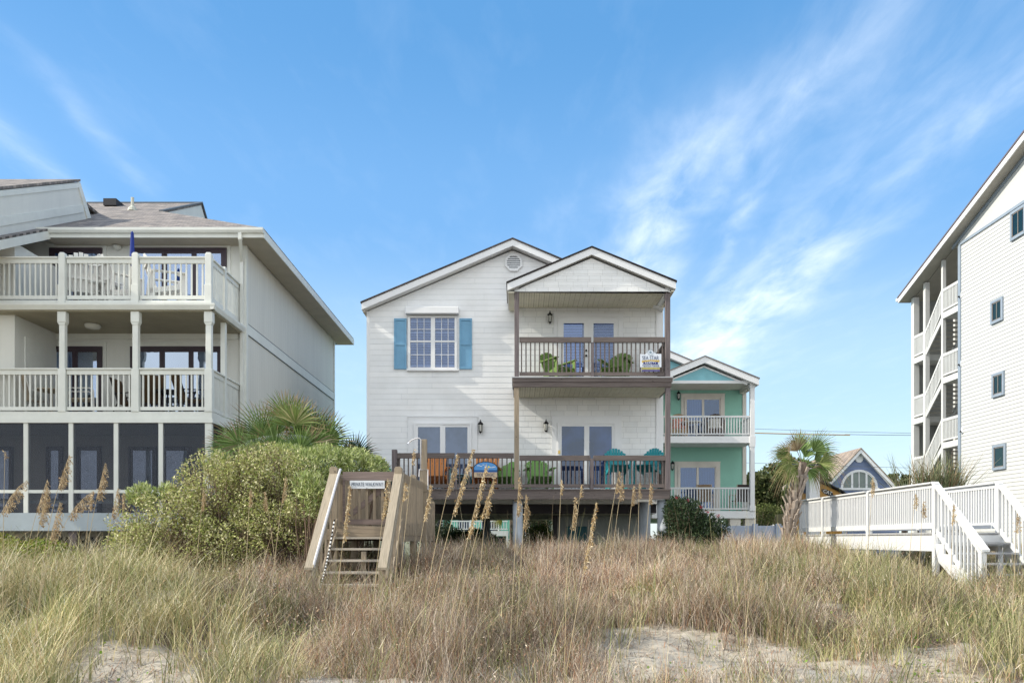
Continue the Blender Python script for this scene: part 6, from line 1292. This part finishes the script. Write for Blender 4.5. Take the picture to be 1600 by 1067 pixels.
shrub('leafy_young_oleander', 'bright narrow leaved sprig poking out of the big shrub at upper left', 'shrub', [lobe(222, 776, 16.6, .32, .3, .25), lobe(262, 772, 16.8, .22, .25, .2)], 1500, r2, (.02, .032), 4.2, gl_ol, inner=.3, up=.9, nt=20)
shrub('oleander_sprig', 'bright green sprig beside the stair handrail inside the shrub', 'shrub', [lobe(492, 775, 15.4, .24, .25, .5), lobe(478, 760, 15.5, .25, .25, .3)], 1500, r2, (.02, .032), 4.4, gl_ol, inner=.2, up=1.0, nt=24)
shrub('yellow_green_vine', 'yellow green leafy bush below the screened porch at far left', 'bush', [lobe(20, 868, 18.2, 1.1, .6, .36), lobe(70, 866, 18, .7, .6, .34), lobe(110, 878, 17.5, .7, .5, .22), lobe(-50, 858, 18.5, 1.2, .7, .45)], 9000, r2, (.035, .06), 1.5, [(.20, .27, .03), (.28, .33, .05), (.15, .2, .03), (.30, .26, .08)], inner=.4)
ol = shrub('flowering_oleander', 'dark green oleander with small red flowers beside the white house pile', 'shrub', [lobe(1072, 812, 23.0, .62, .5, .60), lobe(1098, 826, 23, .75, .6, .42), lobe(1056, 800, 23.2, .35, .4, .48), lobe(1080, 850, 23, 1.1, .7, .6)], 13000, r2, (.022, .036), 4.0, [(.03, .055, .022), (.045, .075, .03), (.02, .04, .018), (.06, .085, .04)], inner=.35, up=.8)
for i, (px, py) in enumerate(((1058, 777), (1075, 781), (1096, 792), (1106, 800), (1122, 806))):
    y = 22.55; c = np.tile([[XP(px, y), y, ZP(py, y)]], (26, 1)) + r2.normal(size=(26, 3)) * .022; V, Fq, Cc = leaves(c, r2.normal(size=(26, 3)), np.full(26, .028), 1.0, r2, [(.32, .02, .04), (.22, .015, .03)]); npmesh('flower_cluster', V, Fq, Cc, LEAF, ol)
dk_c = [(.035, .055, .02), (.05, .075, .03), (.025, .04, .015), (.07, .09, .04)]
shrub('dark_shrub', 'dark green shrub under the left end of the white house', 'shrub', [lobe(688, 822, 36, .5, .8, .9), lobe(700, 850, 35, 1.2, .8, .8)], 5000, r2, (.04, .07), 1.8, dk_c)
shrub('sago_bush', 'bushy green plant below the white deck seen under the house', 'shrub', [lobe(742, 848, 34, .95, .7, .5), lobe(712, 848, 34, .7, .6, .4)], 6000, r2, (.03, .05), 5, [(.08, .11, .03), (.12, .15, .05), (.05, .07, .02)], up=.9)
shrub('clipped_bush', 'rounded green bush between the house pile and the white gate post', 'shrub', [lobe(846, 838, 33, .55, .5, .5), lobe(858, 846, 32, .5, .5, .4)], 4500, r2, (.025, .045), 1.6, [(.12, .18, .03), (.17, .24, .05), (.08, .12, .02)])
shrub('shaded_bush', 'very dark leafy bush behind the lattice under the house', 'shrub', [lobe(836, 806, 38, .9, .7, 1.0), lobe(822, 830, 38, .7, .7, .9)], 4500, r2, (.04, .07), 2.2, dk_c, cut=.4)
shrub('hedge_patch', 'olive green hedge behind the low fence left of the palm trunk', 'hedge', [lobe(1195, 812, 46, 1.9, 1, .9), lobe(1160, 822, 46, 1.4, 1, .7)], 7000, r2, (.05, .08), 1.6, [(.13, .16, .04), (.17, .19, .06), (.09, .11, .03)])

# ---- trees far behind
def tree(name, label, cx_, cy_, h, lobes, n, rng, cols, sz=(.10, .2), trunk=.18, group=None):
    zg = float(gz(cx_, cy_)); root = thing(name, label, 'tree', (cx_, cy_, zg), group); m = MB()
    for k in range(5):
        l = lobes[k % len(lobes)]; m.tube([(cx_, cy_, zg - .1), (cx_ + (l[0] - cx_) * .15, cy_, zg + h * .35), (cx_ + (l[0] - cx_) * .6, l[1], zg + h * .6), (l[0], l[1], l[2])], [trunk, trunk * .8, trunk * .45, trunk * .15], 6)
    m.build('trunk', mat('tree_bark', (.12, .10, .085), .9, .3, 8, bump=.5), root)
    L_ = np.array(lobes, float); vol = L_[:, 3] * L_[:, 5]; k = rng.choice(len(L_), n, p=vol / vol.sum()); d = rng.normal(size=(n, 3)); d /= np.linalg.norm(d, axis=1)[:, None]
    r = (.35 + .65 * rng.random(n) ** .6) * (.72 + .5 * fbm(d[:, 0] * 2.5 + k * 9, d[:, 2] * 2.5 + d[:, 1], 81, 3)); C = L_[k, :3] + d * L_[k, 3:6] * r[:, None]
    kp = fbm(C[:, 0] * 1.3, C[:, 2] * 1.3 + C[:, 1], 83, 3) > .38; C = C[kp]; d = d[kp]; n = len(C)
    V, Fq, Cc = leaves(C, d * .5 + np.array([0, 0, .4]), sz[0] + (sz[1] - sz[0]) * rng.random(n), 1.5, rng, cols, .3); npmesh('crown', V, Fq, Cc, LEAF, root)
oak = [(.06, .08, .025), (.085, .105, .035), (.045, .06, .02), (.12, .13, .05)]
tree('live_oak', 'dark live oak just right of the teal house porch post', XP(1188, 48), 48, 6, [lobe(1190, 778, 48, 1.1, 1.2, 1.5), lobe(1178, 765, 48, .7, 1, 1.1), lobe(1205, 792, 48, 1.5, 1.2, 1.2)], 12000, r2, oak)
tree('live_oak', 'broad olive live oak behind the palm crown', XP(1228, 56), 56, 6, [lobe(1215, 752, 56, 1.7, 1.4, 1.3), lobe(1240, 745, 56, 1.8, 1.4, 1.4), lobe(1225, 790, 56, 2.6, 1.4, 1.3), lobe(1262, 755, 56, 1.6, 1.4, 1.5)], 17000, r2, [(.10, .12, .04), (.13, .15, .055), (.07, .09, .03), (.16, .16, .07)])
tree('live_oak', 'small dark tree right of the blue house gable', XP(1412, 70), 70, 6, [lobe(1405, 752, 70, 1.3, 1.2, .7), lobe(1418, 750, 70, .9, 1.2, .5), lobe(1440, 760, 70, 1.6, 1.3, .5)], 7000, r2, oak)
for i, (px, lb) in enumerate(((675, 'pine beyond the green cottage at left'), (850, 'tree beyond the lattice under the house'))):
    tree('background_tree', 'dark ' + lb, XP(px, 66), 66, 7, [lobe(px, 795, 66, 2.4, 1.5, 1.6), lobe(px + 20, 820, 66, 2.4, 1.5, 1.6), lobe(px - 20, 822, 66, 2.4, 1.5, 1.6)], 8000, r2, oak)

# ---- fan palms
def fan(parent, base, tipdir, plen, R_, spread, nb, cols, rng, fold=.35, droop=.35, name='frond', side=None, w=.035):
    """petiole from base along tipdir, then nb blades radiating around it"""
    base = Vector(base); d = Vector(tipdir).normalized(); c0 = base + d * plen
    s = Vector(side).normalized() if side is not None else d.cross(Vector((0, 0, 1))).normalized()
    s = (s - d * s.dot(d)).normalized(); nrm = s.cross(d).normalized()
    parts = []; cols = np.array(cols)
    V, Fs, C = [], [], []
    def rib(pts, ws, col):
        b = len(V)
        for i, (p, wv) in enumerate(zip(pts, ws)): V.append(p - wv); V.append(p + wv); C.append(col); C.append(col)
        for i in range(len(pts) - 1): Fs.append((b + 2 * i, b + 2 * i + 1, b + 2 * i + 3, b + 2 * i + 2))
    pc = cols[1] * .9; rib([base, base.lerp(c0, .5) + Vector((0, 0, .03)), c0], [s * .014, s * .011, s * .009], pc)
    for k in range(nb):
        u = (k + .5) / nb * 2 - 1; a = u * spread; dirv = (d * math.cos(a) + s * math.sin(a)); dirv = (dirv + nrm * (fold * abs(math.sin(a)) * (1 if k % 2 else .85))).normalized()
        Lk = R_ * (1 - .25 * u * u) * (.88 + .2 * rng.random()); pts = []
        for j in range(6):
            t = j / 5; p = c0 + dirv * (Lk * t); p = p + Vector((0, 0, -droop * Lk * max(0, t - .35) ** 2 * (1.0 + .6 * rng.random() * (j > 3)))); pts.append(p)
        sw = dirv.cross(nrm).normalized(); ww_ = [.35, .9, 1.0, .75, .42, .08]
        col = cols[rng.integers(0, len(cols))] * (.8 + .4 * rng.random())
        tipc = np.array([.34, .24, .13]) if rng.random() < .55 else col
        b = len(V)
        for j, (p, wv) in enumerate(zip(pts, ww_)):
            tw_ = (sw * math.cos(.5) + nrm * math.sin(.5) * (1 if k % 2 else -1)) * (w * wv * .5); V.append(p - tw_); V.append(p + tw_); cc = col if j < 4 else tipc; C.append(cc); C.append(cc)
            if j: Fs.append((b + 2 * j - 2, b + 2 * j - 1, b + 2 * j + 1, b + 2 * j))
    return npmesh(name, np.array([tuple(v) for v in V]), np.array(Fs), np.array([tuple(c) for c in C]), LEAF, parent)
pg = [(0.135, 0.210, 0.060), (0.195, 0.285, 0.083), (0.240, 0.330, 0.120), (0.105, 0.165, 0.045)]; pgy = [(.22, .27, .08), (.28, .31, .12), (.17, .22, .06), (.36, .34, .16)]; pdead = [(.36, .28, .17), (.28, .21, .13), (.42, .34, .22)]; pdk = [(0.046, 0.085, 0.039), (0.065, 0.117, 0.052), (0.039, 0.065, 0.033)]
r3 = np.random.default_rng(21)
def palmetto(label, base, fr, cols0):
    fr = [(px, py - (4 if y < 20.5 else 0), y, R_, az, c) for (px, py, y, R_, az, c) in fr]
    """fr: (centre px, centre py, distance, radius, tilt, cols)"""
    root = thing('saw_palmetto', label, 'palmetto', base, 'palmettos behind the shrubs'); B = Vector(base)
    for (px, py, y, R_, az, cols) in fr:
        c = Vector((XP(px, y), y, ZP(py, y))); d = Vector((math.sin(R(az)), -.25, math.cos(R(az)))); L_ = 0.9
        fan(root, c - d * L_, d, L_, R_, R(80), 26, cols, r3, fold=.25, droop=.25, side=(math.cos(R(az)), .1, -math.sin(R(az))))
    m = MB(); m.tube([tuple(B + Vector((0, 0, -.1))), tuple(B + Vector((.05, 0, .6))), tuple(B + Vector((.15, 0, 1.1)))], [.16, .14, .1], 8); m.build('trunk', mat('palm_fibre', (.17, .13, .10), .9, .4, 10, bump=.6), root)
palmetto('large palmetto clump above the big shrub with frayed brown tips', (XP(430, 19.2), 19.2, float(gz(-6, 19))), [(452, 668, 18.9, 1.0, 2, pgy + pg), (408, 684, 19, 1.05, -28, pg + pgy[:1]), (372, 697, 18.8, .8, -62, pg + pdead[:1]), (428, 682, 19.4, 1.0, -12, pg), (470, 676, 19.2, 1.0, 26, pg), (384, 690, 19.4, .7, -80, pdead), (446, 655, 19.2, .8, 0, pdead + pgy), (356, 706, 19, .7, -72, pg + pdead[:1]), (462, 664, 18.7, .8, 18, pgy), (430, 704, 18.7, .8, -20, pg), (470, 706, 18.7, .8, 20, pg), (400, 712, 18.6, .7, -40, pg)], pg)
palmetto('palmetto with arching fronds in front of the condominium rear corner', (XP(500, 19.6), 19.6, float(gz(-5, 19.6))), [(490, 686, 19.5, 1.05, 5, pg + pdk), (512, 694, 19.4, .9, 36, pg), (490, 698, 18.9, .75, 58, pg + pdead), (500, 702, 19.6, 1.0, 72, pdk + pg), (478, 680, 19.8, 1.0, -12, pdk), (508, 688, 19.8, .85, 18, pdead + pg)], pg)
palmetto('dark palmetto fan between the condominium and the white house', (XP(556, 21), 21, float(gz(-4.5, 21))), [(552, 716, 21, .75, 8, pdk), (556, 712, 20.8, .8, 42, pdk), (558, 716, 21, .7, 75, pdk), (548, 712, 21.2, .6, -20, pdk)], pdk)
# cabbage palm by the boardwalk
Yp = 22.0; PX = lambda px: XP(px, Yp); PZ = lambda py: ZP(py, Yp)
cp = thing('cabbage_palm', 'cabbage palm with crossed leaf bases beside the white boardwalk', 'palm', (PX(1236), Yp, float(gz(PX(1236), Yp))))
m = MB(); m.tube([(PX(1228), Yp, float(gz(PX(1228), Yp)) - .2), (PX(1232), Yp, PZ(830)), (PX(1240), Yp, PZ(790)), (PX(1249), Yp, PZ(750)), (PX(1255), Yp, PZ(722))], [.19, .18, .15, .13, .10], 12); m.build('trunk', mat('palm_fibre', (.17, .13, .10), .9, .4, 10, bump=.6), cp)
m = MB()
for i in range(90):
    t = i / 90; py = 838 - t * 100; x = np.interp(py, [722, 750, 790, 830, 845], [PX(1255), PX(1249), PX(1240), PX(1232), PX(1229)]); r = np.interp(t, [0, 1], [.17, .11]); a = i * 2.4; ca, sa_ = math.cos(a), math.sin(a); z = PZ(py)
    if sa_ > .6: continue
    tw_ = r3.uniform(-.12, .12); L_ = r3.uniform(.14, .30); p = (x + r * ca * .85, Yp + r * sa_ * .85, z - .1); q = (x + (r + .05 + .05 * r3.random()) * ca + tw_ * .6, Yp + (r + .12) * sa_, z + L_)
    m.bar(p, q, .075 - .02 * r3.random(), .03, up=(ca, sa_, .1))
m.build('leaf_bases', mat('bleached_leaf_base', (.36, .30, .25), .85, .3, 6, bump=.4), cp)
FR = [(-78, .75, .62, pgy, .9), (-60, .8, .75, pg, .8), (-45, .75, .7, pdead, .5), (-25, .8, .7, pdead, .3), (-10, .72, .78, pg, .3), (12, .8, .8, pg, .25), (28, .8, .82, pg, .3), (45, .85, .8, pg, .5), (62, .8, .8, pg, .7), (80, .75, .75, pgy, 1.0), (98, .7, .7, pg, 1.2), (-95, .6, .62, pgy, 1.2), (-112, .5, .6, pgy, 1.3), (115, .45, .6, pdead, 1.3), (-130, .35, .55, pgy, 1.0), (135, .3, .5, pg, 1.0), (20, .5, .7, pg, .4), (-70, .55, .5, pgy, .6)]
for i, (az, pl, R_, cols, dr) in enumerate(FR):
    yd = -.6 + 1.2 * ((i * .37) % 1); c = Vector((PX(1254), Yp, PZ(728))); d = Vector((math.sin(R(az)), yd * .8, math.cos(R(az)) * .8 + .05))
    fan(cp, c, d, pl * .60, R_ * (.85 + .3 * r3.random()), R(55), 22, cols, r3, fold=.4, droop=dr, side=(math.cos(R(az)), 0, -math.sin(R(az))), w=.026)
# spiky yucca clump behind the boardwalk
yu = thing('yucca_clump', 'spiky grey green yucca clump behind the boardwalk railing', 'yucca', (XP(1468, 26), 26, .6))
for k, (px, py, n) in enumerate(((1440, 768, 80), (1462, 772, 110), (1484, 770, 120), (1500, 772, 70), (1425, 775, 45))):
    P = np.tile([[XP(px, 26), 26 + .1 * k, ZP(py, 26) - .25]], (n, 1)); P[:, :2] += r3.normal(size=(n, 2)) * .10; hd = np.where(r3.random(n) < .5, 0, np.pi) + r3.normal(0, .8, n)
    V, Fq, kk = ribbons(P, hd, .9 + .95 * r3.random(n), .1 + .75 * r3.random(n), 1.15, np.full(n, .05), 4, r3, taper=.05); npmesh('leaf_rosette', V, Fq, np.repeat(pal([(.16, .19, .09), (.22, .25, .14), (.12, .14, .07), (.36, .32, .2), (.28, .2, .12)], n, r3), kk, 0), LEAF, yu)
m = MB()
for px in (1440, 1462, 1484, 1500): m.tube([(XP(px, 26), 26.1, .4), (XP(px, 26), 26.1, ZP(770, 26))], .09, 7)
m.build('stems', MATS['palm_fibre'], yu)
# yellowing palmetto seen under the house
ya = thing('saw_palmetto', 'yellowing palmetto seen under the white house beside the white deck', 'palmetto', (XP(798, 40), 40, .35))
for az, R_ in ((-60, .8), (-25, .9), (10, .8), (-95, .7), (40, .7)): fan(ya, (XP(800, 40), 40, ZP(812, 40)), (math.sin(R(az)), -.2, math.cos(R(az))), .5, R_, R(75), 18, [(.38, .34, .06), (.28, .28, .06), (.45, .36, .1)], r3, side=(math.cos(R(az)), 0, -math.sin(R(az))))
MB().tube([(XP(800, 40), 40, .3), (XP(800, 40), 40, ZP(810, 40))], .12, 7).build('trunk', MATS['palm_fibre'], ya)
